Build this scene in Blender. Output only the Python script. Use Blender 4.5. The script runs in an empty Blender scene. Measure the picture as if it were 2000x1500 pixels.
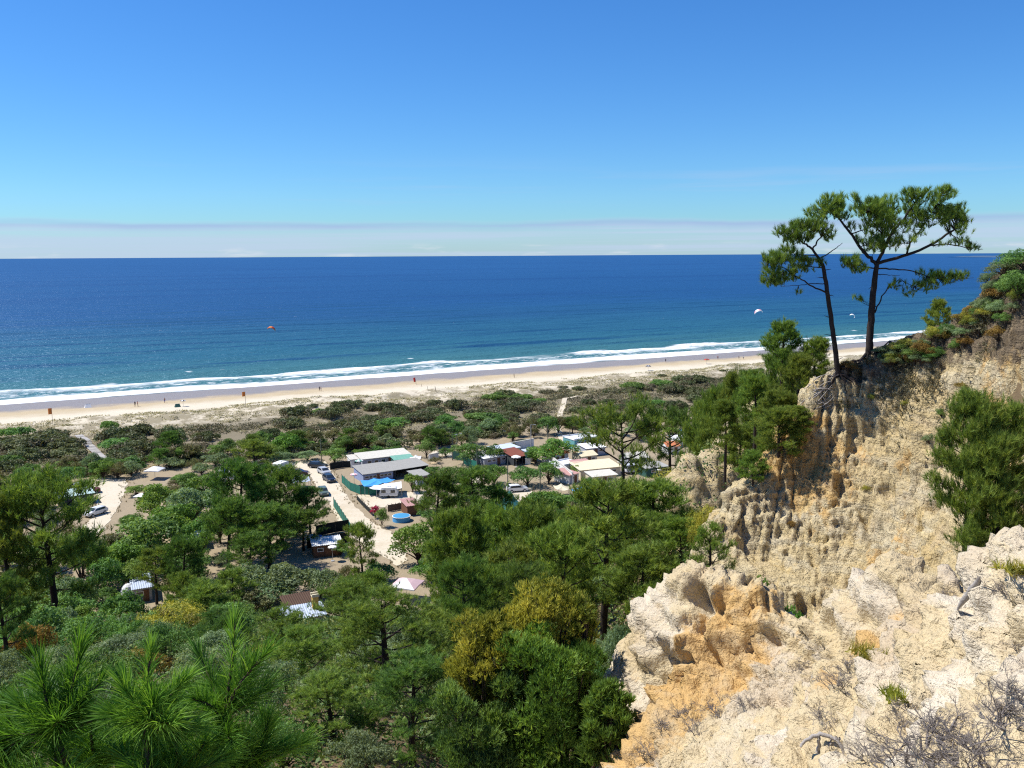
import bpy, bmesh, math, random
import numpy as np
from mathutils import Vector, Matrix
random.seed(7)
RNG = np.random.default_rng(11)
R = math.radians
sc = bpy.context.scene
col = sc.collection

# ------------------------------------------------------------------ camera
FPX, PITCH, ROLL, EYE = 1750.0, R(8.18), R(0.315), 48.0     # focal length in photo pixels (2000 wide)
cam_d = bpy.data.cameras.new('camera'); cam = bpy.data.objects.new('camera', cam_d); col.objects.link(cam)
cam_d.sensor_width = 36.0; cam_d.lens = 36.0*FPX/2000.0; cam_d.clip_start = 0.1; cam_d.clip_end = 200000.0
cam.matrix_world = Matrix.Translation((0, 0, EYE)) @ Matrix.Rotation(math.pi/2-PITCH, 4, 'X') @ Matrix.Rotation(-ROLL, 4, 'Z')
sc.camera = cam
# ------------------------------------------------------------------ sky, sun, exposure
SUN_EL = R(57.0); SUN_AZ = math.atan2(-0.985, 0.17)           # azimuth from +Y towards +X
SUNV = Vector((math.sin(SUN_AZ)*math.cos(SUN_EL), math.cos(SUN_AZ)*math.cos(SUN_EL), math.sin(SUN_EL)))
w = bpy.data.worlds.new('World'); sc.world = w; w.use_nodes = True
def build_world():
    nt = w.node_tree; N = nt.nodes; L = nt.links; N.clear()
    out = N.new('ShaderNodeOutputWorld'); bg = N.new('ShaderNodeBackground'); bg.inputs['Strength'].default_value = 0.079
    sky = N.new('ShaderNodeTexSky'); sky.sky_type = 'NISHITA'; sky.sun_disc = False
    sky.sun_elevation = SUN_EL; sky.sun_rotation = SUN_AZ % (2*math.pi)
    sky.altitude = 50; sky.air_density = 1.0; sky.dust_density = 0.2; sky.ozone_density = 2.2
    hs = N.new('ShaderNodeHueSaturation'); hs.inputs['Saturation'].default_value = 1.22; hs.inputs['Value'].default_value = 1.0
    L.new(sky.outputs[0], hs.inputs['Color'])
    gain = N.new('ShaderNodeMix'); gain.data_type = 'RGBA'; gain.blend_type = 'MULTIPLY'; gain.inputs[0].default_value = 1.0; gain.inputs[7].default_value = (0.58, 1.0, 1.46, 1); L.new(hs.outputs[0], gain.inputs[6])
    tc = N.new('ShaderNodeTexCoord'); sep = N.new('ShaderNodeSeparateXYZ'); L.new(tc.outputs['Generated'], sep.inputs[0])
    def m(op, a, b=None, c=None, clamp=False):
        n = N.new('ShaderNodeMath'); n.operation = op; n.use_clamp = clamp
        for i, v in enumerate((a, b, c)):
            if v is None: continue
            if isinstance(v, (int, float)): n.inputs[i].default_value = v
            else: L.new(v, n.inputs[i])
        return n.outputs[0]
    def noise(scale, detail, sx, sz, off=0.0, rough=0.55):
        mp = N.new('ShaderNodeMapping'); mp.inputs['Scale'].default_value = (sx, sx, sz); mp.inputs['Location'].default_value = (off, off*0.7, off*1.3)
        L.new(tc.outputs['Generated'], mp.inputs[0])
        n = N.new('ShaderNodeTexNoise'); n.inputs['Scale'].default_value = scale; n.inputs['Detail'].default_value = detail; n.inputs['Roughness'].default_value = rough
        L.new(mp.outputs[0], n.inputs['Vector']); return n.outputs['Fac']
    def ramp(x, lo, hi):
        n = N.new('ShaderNodeMapRange'); n.interpolation_type = 'SMOOTHSTEP'; n.inputs['From Min'].default_value = lo; n.inputs['From Max'].default_value = hi
        L.new(x, n.inputs['Value']); return n.outputs[0]
    z = sep.outputs['Z']
    # a low bank of stratus along the horizon, its top wandering, with thinner streaks above it
    top = m('MULTIPLY_ADD', noise(3.2, 5, 1, 0.2, 3.1), 0.022, 0.0255)
    bank = m('SUBTRACT', 1.0, ramp(m('SUBTRACT', z, top), -0.0045, 0.0022))
    body = ramp(noise(2.6, 6, 1.0, 60, 9.0), 0.36, 0.62)
    rim = m('MULTIPLY', ramp(m('SUBTRACT', z, top), -0.013, -0.001), bank)
    bankf = m('MULTIPLY', bank, m('MULTIPLY_ADD', body, 0.42, 0.36))
    puff = m('MULTIPLY', ramp(noise(16, 4, 1.0, 7, 5.0), 0.55, 0.70), m('SUBTRACT', 1.0, ramp(z, 0.006, 0.016)))
    streak = m('MULTIPLY', ramp(noise(2.2, 6, 1.0, 22, 21.0), 0.50, 0.70), m('MULTIPLY', ramp(z, 0.02, 0.05), m('SUBTRACT', 1.0, ramp(z, 0.06, 0.11))))
    def mix(f, a, b):
        n = N.new('ShaderNodeMix'); n.data_type = 'RGBA'
        if isinstance(f, (int, float)): n.inputs[0].default_value = f
        else: L.new(f, n.inputs[0])
        for s, v in ((n.inputs[6], a), (n.inputs[7], b)):
            if isinstance(v, tuple): s.default_value = (*v, 1)
            else: L.new(v, s)
        return n.outputs[2]
    c = mix(m('MULTIPLY', streak, 0.5), gain.outputs[2], (4.4, 6.0, 8.6))
    cb = mix(rim, (5.3, 6.5, 8.5), (3.6, 4.8, 7.7))
    c = mix(bankf, c, cb)
    c = mix(m('MULTIPLY', puff, 0.5), c, (7.2, 7.8, 8.6))
    L.new(c, bg.inputs['Color']); L.new(bg.outputs[0], out.inputs[0])
build_world()
sd = bpy.data.lights.new('sun', 'SUN'); sd.energy = 5.0; sd.angle = R(0.53); sd.color = (1.0, 0.955, 0.88)
sun = bpy.data.objects.new('sun', sd); col.objects.link(sun); sun.rotation_euler = SUNV.to_track_quat('Z', 'Y').to_euler(); sun.location = (-60, 30, 120)
sc.view_settings.view_transform = 'Standard'; sc.view_settings.look = 'None'; sc.view_settings.exposure = 0.35; sc.view_settings.gamma = 1.0
sc.cycles.max_bounces = 4; sc.cycles.diffuse_bounces = 2; sc.cycles.glossy_bounces = 2; sc.cycles.transmission_bounces = 3; sc.cycles.transparent_max_bounces = 8
sc.cycles.use_denoising = False; sc.cycles.filter_width = 1.2; sc.cycles.sample_clamp_direct = 4.0; sc.cycles.sample_clamp_indirect = 4.0; w.cycles.sampling_method = 'MANUAL'; w.cycles.sample_map_resolution = 256

# ------------------------------------------------------------------ photo pixel -> ray, ground point
CP, SP, CR, SR = math.cos(PITCH), math.sin(PITCH), math.cos(ROLL), math.sin(ROLL)
def ray(px, py):
    u = (px-1000)/FPX; v = (750-py)/FPX
    u, v = u*CR+v*SR, -u*SR+v*CR
    return np.array([u, CP+v*SP, v*CP-SP])
def at(px, py, Y):
    d = ray(px, py); return np.array([0, 0, EYE]) + d*(Y/d[1])

# ------------------------------------------------------------------ numpy noise
def _h(ix, iy, iz, s):
    n = (ix.astype(np.int64)*374761393 + iy.astype(np.int64)*668265263 + iz.astype(np.int64)*1440662683 + s*1274126177) & 0xffffffff
    n = ((n ^ (n >> 13))*1274126177) & 0xffffffff
    n = ((n ^ (n >> 16))*2246822519) & 0xffffffff
    return ((n ^ (n >> 15)) & 0xffffff)/float(0xffffff)*2-1
def vn(x, y, z=None, s=0):
    x = np.asarray(x, float); y = np.asarray(y, float)
    ix = np.floor(x); iy = np.floor(y); fx = x-ix; fy = y-iy
    fx = fx*fx*fx*(fx*(fx*6-15)+10); fy = fy*fy*fy*(fy*(fy*6-15)+10)
    if z is None:
        zz = np.zeros_like(ix)
        a = _h(ix, iy, zz, s); b = _h(ix+1, iy, zz, s); c = _h(ix, iy+1, zz, s); d = _h(ix+1, iy+1, zz, s)
        return (a+(b-a)*fx)*(1-fy)+(c+(d-c)*fx)*fy
    z = np.asarray(z, float); iz = np.floor(z); fz = z-iz; fz = fz*fz*fz*(fz*(fz*6-15)+10)
    r = 0
    for k, wz in ((0, 1-fz), (1, fz)):
        a = _h(ix, iy, iz+k, s); b = _h(ix+1, iy, iz+k, s); c = _h(ix, iy+1, iz+k, s); d = _h(ix+1, iy+1, iz+k, s)
        r = r + wz*((a+(b-a)*fx)*(1-fy)+(c+(d-c)*fx)*fy)
    return r
def fbm(x, y, z=None, o=4, s=0, g=0.5):
    r = 0; a = 1.0
    for k in range(o):
        r = r + a*vn(x, y, z, s+k*17); a *= g; x = np.asarray(x)*2.03+5.1; y = np.asarray(y)*2.03+1.7
        if z is not None: z = np.asarray(z)*2.03+9.2
    return r
def ridged(x, y, z=None, o=3, s=0):
    r = 0; a = 1.0
    for k in range(o):
        r = r + a*(1-2*np.abs(vn(x, y, z, s+k*31))); a *= 0.5; x = np.asarray(x)*2.07+3.3; y = np.asarray(y)*2.07+8.1
        if z is not None: z = np.asarray(z)*2.07+4.4
    return r
def cells(x, y, z, s=0):
    """broken-block noise: (block value -1..1, distance to the nearest joint, tilt across the block)"""
    x = np.asarray(x, float); y = np.asarray(y, float); z = np.asarray(z, float); ix, iy, iz = np.floor(x), np.floor(y), np.floor(z)
    f1 = np.full(x.shape, 9.0); f2 = np.full(x.shape, 9.0); idv = np.zeros(x.shape); tl = np.zeros(x.shape)
    for a in (-1, 0, 1):
        for b in (-1, 0, 1):
            for c in (-1, 0, 1):
                jx, jy, jz = ix+a, iy+b, iz+c; r1, r2, r3 = _h(jx, jy, jz, s), _h(jx, jy, jz, s+1), _h(jx, jy, jz, s+2)
                dx, dy, dz = x-jx-0.5-0.45*r1, y-jy-0.5-0.45*r2, z-jz-0.5-0.45*r3; d = np.sqrt(dx*dx+dy*dy+dz*dz); n = d < f1
                f2 = np.where(n, f1, np.minimum(f2, d)); f1 = np.where(n, d, f1); idv = np.where(n, r1*0.6+r3*0.4, idv); tl = np.where(n, dx*r2+dy*r3+dz*r1, tl)
    return idv, f2-f1, tl
def sstep(x, a, b):
    t = np.clip((np.asarray(x, float)-a)/(b-a), 0, 1); return t*t*(3-2*t)

# ------------------------------------------------------------------ terrain heights
SHB, SHA = 0.5328, 382.6                       # shoreline: Y = SHA + SHB*X ; t = metres inland of it
SHN = math.sqrt(1+SHB*SHB)
def shore_t(X, Y): return (SHA+SHB*np.asarray(X)-np.asarray(Y))/SHN
def shore_s(X, Y): return (np.asarray(X)+SHB*(np.asarray(Y)-SHA))/SHN
def yfoot(X): return 112+np.clip(np.asarray(X)-5, 0, 70)*1.9
def base(X, Y):
    X = np.asarray(X, float); Y = np.asarray(Y, float)
    q = np.clip(1-Y/yfoot(X), 0, 1.25)
    return 42.6*q**0.97
CAMPZ = 1.7
def plain(X, Y):
    t = shore_t(X, Y); s = shore_s(X, Y)
    z = np.interp(t, [-400, -60, 0, 26, 50, 60, 75, 110, 122], [-8, -2.2, 0.0, 0.55, 1.35, 1.9, 2.2, 2.0, CAMPZ])
    dm = sstep(t, 46, 60)*(1-sstep(t, 104, 120))
    edge = fbm(s/14, t/9, None, 3, 5)
    z = z + dm*(0.9*np.clip(fbm(s/17, t/9, None, 4, 3)+0.25, -0.4, 2) + 0.25*fbm(s/4.2, t/3.1, None, 3, 8))*(0.6+0.6*sstep(t, 85, 60))
    return z
CTRL = []      # (X, Y, Z)
def cp(px, py, Y): CTRL.append(tuple(at(px, py, Y)))
# near spur: crest, back, front
crestA = [(2120, 960, 7.8), (2000, 1038, 9), (1850, 1108, 11.0), (1760, 1138, 12), (1700, 1150, 12.5), (1650, 1150, 13), (1580, 1198, 14), (1520, 1188, 14.5), (1470, 1162, 15), (1400, 1116, 15.8), (1340, 1110, 16), (1290, 1148, 16.4), (1225, 1232, 16.9)]
for a in crestA:
    p = at(*a); CTRL.append(tuple(p)); CTRL.append((p[0]+0.5, p[1]+1.3, p[2]-1.5)); CTRL.append((p[0]+1.2, p[1]+4.5, p[2]-6.5))
for a in [(1350, 1325, 14.5), (1290, 1320, 15.0), (1440, 1325, 13.8), (1520, 1330, 13), (1600, 1290, 12.7), (1700, 1245, 11.9), (1800, 1200, 11), (1900, 1150, 9.9), (1990, 1100, 8.6),
          (1270, 1400, 13.6), (1400, 1400, 12.7), (1500, 1430, 11.1), (1600, 1400, 10.4), (1700, 1350, 9.8), (1800, 1300, 9.2), (1900, 1250, 8.4), (1990, 1200, 7.5),
          (1290, 1490, 12.2), (1400, 1490, 11), (1500, 1490, 9.9), (1600, 1490, 8.9), (1700, 1470, 7.9), (1800, 1450, 7.1), (1900, 1400, 6.6), (1990, 1350, 6.1), (1990, 1480, 5.0)]: cp(*a)
CTRL += [(0, 0, 46.2), (2.2, 0, 46.5), (4.2, 3, 46.1), (9, 4, 47.0), (6, -1, 47), (-2, 0, 45.4), (-1, 4, 42.9), (0.6, 6, 42.6), (1.3, 8.5, 41.4), (14, 2, 48), (25, 5, 49), (35, 15, 49.5), (20, 12, 46.0), (12, 9, 46.2), (0.9, 12, 38.2), (0.8, 16.2, 35.6), (0.9, 19, 33.2), (45, 0, 50), (20, -12, 49), (5, -12, 47.5)]
# gully between the spurs
CTRL += [(6, 26, 29.5), (10, 27, 31.5), (14, 26, 34.5), (18, 24, 38.5), (9, 34, 27.0), (14, 35, 29.5), (19, 33, 33.5), (12, 41, 28.0), (17, 40, 30.0), (22, 36, 34.0), (24, 28, 41), (30, 26, 45), (27, 20, 44.5), (3, 34, 26.0), (2, 22, 30.5)]
# far cliff
crestB = [(1398, 1015, 47), (1420, 962, 48.3), (1470, 932, 49), (1510, 870, 50), (1545, 800, 51), (1600, 748, 51.2), (1650, 728, 51.2), (1700, 702, 51), (1760, 672, 50), (1820, 652, 49), (1870, 622, 48), (1915, 590, 47), (1945, 545, 46.3), (2000, 500, 45), (2100, 430, 43)]
for a in crestB:
    p = at(*a); CTRL.append(tuple(p))
    k = np.clip((p[0]-12)/20, 0.25, 1)
    CTRL.append((p[0]+0.3, p[1]+2.5, p[2]-1.4)); CTRL.append((p[0]+1.0, p[1]+9, p[2]-7.5*(1.25-k*0.5)))
for a in [(1440, 1040, 46.6), (1500, 1000, 47.5), (1560, 950, 48.5), (1600, 860, 49.7), (1650, 800, 50.3), (1700, 850, 48.9), (1760, 760, 49.1), (1800, 820, 47.1), (1850, 720, 47.3), (1900, 800, 44.6), (1960, 650, 43.7), (1990, 750, 41.3), (1900, 900, 42.7), (1990, 900, 38.5),
          (1400, 1075, 45.8), (1450, 1100, 45.0), (1500, 1090, 45.6), (1600, 1000, 46.9), (1700, 960, 46.8), (1800, 950, 44.8), (1600, 1090, 44.8), (1700, 1060, 44.6), (1800, 1040, 42.8), (1900, 1000, 40.3), (1990, 1000, 36.3),
          (1450, 1160, 42.8), (1550, 1165, 42.6), (1650, 1150, 42.7), (1750, 1130, 41.4), (1850, 1090, 39.6), (1350, 1090, 45)]: cp(*a)
CTRL += [(8.0, 49, 25.5), (7.5, 44, 25.5), (9, 54, 25), (45, 40, 50), (60, 35, 51), (60, 60, 46), (48, 62, 40), (36, 72, 28)]
# small outcrop further along
for a in [(1455, 790, 88), (1425, 822, 86), (1395, 868, 84), (1360, 893, 82.5), (1335, 905, 81.5)]:
    p = at(*a); CTRL.append(tuple(p)); CTRL.append((p[0]+1.5, p[1]+5, p[2]-5)); CTRL.append((p[0]-0.3, p[1]-5, p[2]-5.5))
CTRL = np.array(CTRL)
zp = []
for x in np.arange(-95, 111, 11.0):
    for y in np.arange(-14, 150, 11.0):
        d = np.hypot(CTRL[:, 0]-x, CTRL[:, 1]-y).min()
        inside = (x > 1 and x < 70 and y < 66)
        if d > 8.5 and not inside: zp.append((x, y, float(base(x, y))))
for y in (3, 8, 13, 18, 24, 30, 38, 46): zp.append((-4.2, y, float(base(-4.2, y)) - (1.0 if y < 25 else 0)))
PTS = np.vstack([CTRL, np.array(zp)])
RES = PTS[:, 2]-base(PTS[:, 0], PTS[:, 1])
def _K(a, b): return np.sqrt((a[:, None, 0]-b[None, :, 0])**2+(a[:, None, 1]-b[None, :, 1])**2+0.15)
_A = _K(PTS, PTS); n_ = len(PTS)
_M = np.zeros((n_+1, n_+1)); _M[:n_, :n_] = _A - np.eye(n_)*0.02; _M[:n_, n_] = 1; _M[n_, :n_] = 1
_W = np.linalg.solve(_M, np.append(RES, 0))
def resid(X, Y):
    X = np.asarray(X, float); Y = np.asarray(Y, float); sh = X.shape
    P = np.column_stack([X.ravel(), Y.ravel()]); out = np.empty(len(P))
    m = (P[:, 0] > -92) & (P[:, 0] < 105) & (P[:, 1] < 146) & (P[:, 1] > -14)
    out[~m] = 0; Q = P[m]; r = np.empty(len(Q))
    for i in range(0, len(Q), 20000): r[i:i+20000] = _K(Q[i:i+20000], PTS) @ _W[:n_] + _W[n_]
    fade = sstep(Q[:, 0], -92, -80)*(1-sstep(Q[:, 0], 92, 105))*(1-sstep(Q[:, 1], 132, 146))*sstep(Q[:, 1], -14, -11)
    out[m] = r*fade
    return out.reshape(sh)
def height(X, Y):
    X = np.asarray(X, float); Y = np.asarray(Y, float)
    return base(X, Y)*1.0 + plain(X, Y) - np.where(Y < yfoot(X), np.minimum(plain(X, Y), 1.7)*sstep(base(X, Y), 0, 4), 0) + resid(X, Y)
def hz(x, y): return float(height(np.array([x]), np.array([y]))[0])
def hit(px, py, z=None):
    """ground point under a photo pixel"""
    d = ray(px, py)
    if z is not None: return np.array([0, 0, EYE])+d*((z-EYE)/d[2])
    T = np.concatenate([np.linspace(3, 120, 480), np.linspace(120.5, 900, 900)])
    P = np.array([0, 0, EYE])[None]+d[None]*T[:, None]
    k = P[:, 2]-height(P[:, 0], P[:, 1]); i = np.argmax(k < 0)
    if not (k < 0).any(): return P[-1]
    if i == 0: return P[0]
    f = k[i-1]/(k[i-1]-k[i]); return P[i-1]+(P[i]-P[i-1])*f

# ------------------------------------------------------------------ mesh + node helpers
MATS = {}
class NB:
    """small node builder"""
    def __init__(s, name):
        s.mat = bpy.data.materials.new(name); s.mat.use_nodes = True; s.nt = s.mat.node_tree; s.nt.nodes.clear(); MATS[name] = s.mat
    def n(s, t, **kw):
        x = s.nt.nodes.new(t)
        for k, v in kw.items(): setattr(x, k, v)
        return x
    def put(s, sock, v):
        if v is None: return
        if isinstance(v, bpy.types.NodeSocket): s.nt.links.new(v, sock)
        elif isinstance(v, tuple) and len(v) == 3 and sock.type == 'RGBA': sock.default_value = (*v, 1)
        else: sock.default_value = v
    def math(s, op, a, b=None, c=None, clamp=False):
        x = s.n('ShaderNodeMath', operation=op, use_clamp=clamp)
        for i, v in enumerate((a, b, c)): s.put(x.inputs[i], v)
        return x.outputs[0]
    def mul(s, a, b): return s.math('MULTIPLY', a, b)
    def add(s, a, b): return s.math('ADD', a, b)
    def ramp(s, x, lo, hi):
        r = s.n('ShaderNodeMapRange', interpolation_type='SMOOTHSTEP'); s.put(r.inputs['Value'], x)
        s.put(r.inputs['From Min'], lo); s.put(r.inputs['From Max'], hi); return r.outputs[0]
    def band(s, x, a, b, c, d): return s.mul(s.ramp(x, a, b), s.math('SUBTRACT', 1.0, s.ramp(x, c, d)))
    def mix(s, f, a, b):
        x = s.n('ShaderNodeMix', data_type='RGBA'); s.put(x.inputs[0], f); s.put(x.inputs[6], a); s.put(x.inputs[7], b); return x.outputs[2]
    def noise(s, vec, scale=1, detail=4, rough=0.55, sc3=None, dist=0):
        if sc3 is not None:
            m = s.n('ShaderNodeMapping'); m.inputs['Scale'].default_value = sc3; s.put(m.inputs[0], vec); vec = m.outputs[0]
        x = s.n('ShaderNodeTexNoise'); s.put(x.inputs['Vector'], vec); s.put(x.inputs['Scale'], scale); s.put(x.inputs['Detail'], detail); s.put(x.inputs['Roughness'], rough); s.put(x.inputs['Distortion'], dist)
        return x.outputs['Fac']
    def obj(s): return s.n('ShaderNodeTexCoord').outputs['Object']
    def pos(s): return s.n('ShaderNodeNewGeometry').outputs['Position']
    def attr(s, name):
        a = s.n('ShaderNodeAttribute', attribute_name=name); return a
    def bump(s, h, strength=0.5, dist=0.1):
        b = s.n('ShaderNodeBump'); s.put(b.inputs['Height'], h); s.put(b.inputs['Strength'], strength); s.put(b.inputs['Distance'], dist); return b.outputs[0]
    def bsdf(s, color, rough=0.9, normal=None, spec=0.3, metal=0.0):
        p = s.n('ShaderNodeBsdfPrincipled'); s.put(p.inputs['Base Color'], color); s.put(p.inputs['Roughness'], rough); s.put(p.inputs['Specular IOR Level'], spec); s.put(p.inputs['Metallic'], metal)
        if normal is not None: s.put(p.inputs['Normal'], normal)
        return p.outputs[0]
    def out(s, sh):
        o = s.n('ShaderNodeOutputMaterial'); s.nt.links.new(sh, o.inputs[0]); return s.mat
def simple(name, color, rough=0.8, spec=0.25, var=0.12, scale=3.0, metal=0.0, bump=0.0):
    """painted / woven surface with faint uneven weathering"""
    b = NB(name); n = b.noise(b.obj(), scale, 5, 0.6)
    c = b.mix(n, tuple(x*(1-var) for x in color), tuple(min(1, x*(1+var)) for x in color))
    nm = b.bump(b.noise(b.obj(), scale*9, 3), bump, 0.03) if bump else None
    return b.out(b.bsdf(c, rough, nm, spec, metal))
def new_mesh(name, V, F, mats=(), smooth=False, attrs=None, uv=None):
    V = np.asarray(V, np.float32); me = bpy.data.meshes.new(name)
    if isinstance(F, np.ndarray):
        k = F.shape[1]; nf = len(F); me.vertices.add(len(V)); me.vertices.foreach_set('co', V.ravel())
        me.loops.add(nf*k); me.loops.foreach_set('vertex_index', F.astype(np.int32).ravel())
        me.polygons.add(nf); me.polygons.foreach_set('loop_start', np.arange(0, nf*k, k, dtype=np.int32)); me.polygons.foreach_set('loop_total', np.full(nf, k, np.int32))
        me.update(calc_edges=True)
    else:
        me.from_pydata([tuple(v) for v in V], [], F)
    for k, a in (attrs or {}).items():
        at_ = me.attributes.new(k, 'FLOAT', 'POINT'); at_.data.foreach_set('value', np.asarray(a, np.float32).ravel())
    if uv is not None:
        l = me.uv_layers.new(name='UVMap'); idx = np.empty(len(me.loops), np.int32); me.loops.foreach_get('vertex_index', idx)
        l.data.foreach_set('uv', np.asarray(uv, np.float32)[idx].ravel())
    for m in (mats if isinstance(mats, (list, tuple)) else [mats]):
        if m is not None: me.materials.append(MATS[m] if isinstance(m, str) else m)
    if smooth: me.polygons.foreach_set('use_smooth', np.ones(len(me.polygons), bool))
    me.update(); return me
def link(name, me, parent=None, loc=None, rz=None, scale=None):
    o = bpy.data.objects.new(name, me); col.objects.link(o)
    if parent is not None: o.parent = parent
    if loc is not None: o.location = loc
    if rz is not None: o.rotation_euler = (0, 0, rz)
    if scale is not None: o.scale = scale if hasattr(scale, '__len__') else (scale,)*3
    return o
def tag(o, label=None, cat=None, group=None, kind=None):
    if label: o['label'] = label
    if cat: o['category'] = cat
    if group: o['group'] = group
    if kind: o['kind'] = kind
    return o
def grid_faces(nx, ny):
    i = np.arange(nx*ny).reshape(ny, nx); return np.stack([i[:-1, :-1], i[:-1, 1:], i[1:, 1:], i[1:, :-1]], -1).reshape(-1, 4)
# ------------------------------------------------------------------ surface materials
def mat_sea():
    b = NB('sea_water'); uv = b.n('ShaderNodeUVMap', uv_map='UVMap').outputs[0]
    sp = b.n('ShaderNodeSeparateXYZ'); b.put(sp.inputs[0], uv); s_, t_ = sp.outputs[0], sp.outputs[1]       # metres along / off the shore
    big = b.noise(uv, 1.0, 3, 0.5, (0.011, 0.022, 1)); mid = b.noise(uv, 1.0, 4, 0.6, (0.05, 0.16, 1)); fine = b.noise(uv, 1.0, 5, 0.65, (0.22, 0.5, 1), 0.6)
    tt = b.add(t_, b.mul(b.math('SUBTRACT', big, 0.5), 34)); tt = b.add(tt, b.mul(b.math('SUBTRACT', mid, 0.5), 9))
    # water colour by depth: sandy teal shallows to deep blue
    far = b.ramp(b.add(t_, b.mul(b.math('SUBTRACT', b.noise(uv, 1.0, 3, 0.5, (0.0016, 0.005, 1)), 0.5), 260)), 60, 520)
    c = b.mix(b.ramp(tt, 10, 130), (0.045, 0.150, 0.155), (0.018, 0.105, 0.155))
    c = b.mix(far, c, (0.010, 0.070, 0.185))
    c = b.mix(b.ramp(t_, 400, 2600), c, (0.013, 0.078, 0.205))
    patch = b.noise(uv, 1.0, 4, 0.6, (0.0009, 0.0045, 1)); c = b.mix(b.mul(b.ramp(patch, 0.45, 0.7), 0.35), c, (0.0045, 0.036, 0.135))
    sw = b.noise(uv, 1.0, 3, 0.55, (0.006, 0.085, 1), 0.4); c = b.mix(b.mul(b.ramp(sw, 0.50, 0.66), b.band(t_, 45, 90, 300, 900)), c, (0.006, 0.058, 0.125))  # swell lines: the darker wave faces are painted into the water colour
    # foam: run-up sheet, lace behind the breakers, the breaker line itself, a few whitecaps outside
    inner = b.band(tt, -3, 1, 10, 16)
    lace = b.mul(b.band(tt, 6, 12, 24, 34), b.ramp(b.add(fine, b.mul(mid, 0.5)), 0.72, 0.95))
    alongs = b.noise(uv, 1.0, 3, 0.55, (0.012, 0.004, 1))
    brn = b.add(tt, b.mul(b.math('SUBTRACT', b.noise(uv, 1.0, 4, 0.6, (0.03, 0.05, 1)), 0.5), 14)); br = b.mul(b.mul(b.band(brn, 22, 31, 36, 39.5), b.ramp(alongs, 0.36, 0.45)), b.add(0.45, b.mul(b.ramp(fine, 0.38, 0.6), 0.55)))
    br2 = b.mul(b.band(tt, 50, 53, 56, 57), b.ramp(b.noise(uv, 1.0, 3, 0.55, (0.016, 0.004, 1), 3.0), 0.64, 0.70))
    holes = b.ramp(b.add(fine, b.mul(mid, 0.35)), 0.42, 0.66)
    inner = b.mul(inner, b.add(0.58, b.mul(holes, 0.42)))
    caps = b.mul(b.ramp(b.noise(uv, 1.0, 3, 0.6, (0.10, 0.34, 1)), 0.735, 0.775), b.ramp(t_, 40, 200))
    foam = b.math('MAXIMUM', b.math('MAXIMUM', inner, b.mul(lace, 0.85)), b.math('MAXIMUM', br, b.math('MAXIMUM', br2, b.mul(caps, 0.7))))
    foam = b.math('MINIMUM', foam, 1.0)
    film = b.math('SUBTRACT', 1.0, b.ramp(tt, -2, 3))
    c = b.mix(b.mul(film, 0.6), c, (0.22, 0.20, 0.18))
    rip = b.add(b.mul(b.noise(uv, 1.0, 4, 0.6, (0.10, 0.33, 1)), 1.0), b.mul(b.noise(uv, 1.0, 3, 0.6, (0.4, 1.1, 1)), 0.45))
    rip = b.add(rip, b.mul(b.noise(uv, 1.0, 2, 0.5, (0.012, 0.05, 1)), 2.2))
    nm = b.bump(rip, 0.9, 2.0)
    d = b.n('ShaderNodeBsdfDiffuse'); b.put(d.inputs['Color'], c); b.put(d.inputs['Normal'], nm)
    g = b.n('ShaderNodeBsdfGlossy'); b.put(g.inputs['Color'], (0.55, 0.75, 1.0)); b.put(g.inputs['Roughness'], 0.38); b.put(g.inputs['Normal'], nm)
    mx = b.n('ShaderNodeMixShader'); b.put(mx.inputs[0], 0.10); b.nt.links.new(d.outputs[0], mx.inputs[1]); b.nt.links.new(g.outputs[0], mx.inputs[2])
    fo = b.bsdf((0.86, 0.87, 0.86), 0.9, b.bump(fine, 0.6, 0.5), 0.1)
    m2 = b.n('ShaderNodeMixShader'); b.put(m2.inputs[0], foam); b.nt.links.new(mx.outputs[0], m2.inputs[1]); b.nt.links.new(fo, m2.inputs[2])
    return b.out(m2.outputs[0])
mat_sea()
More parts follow.
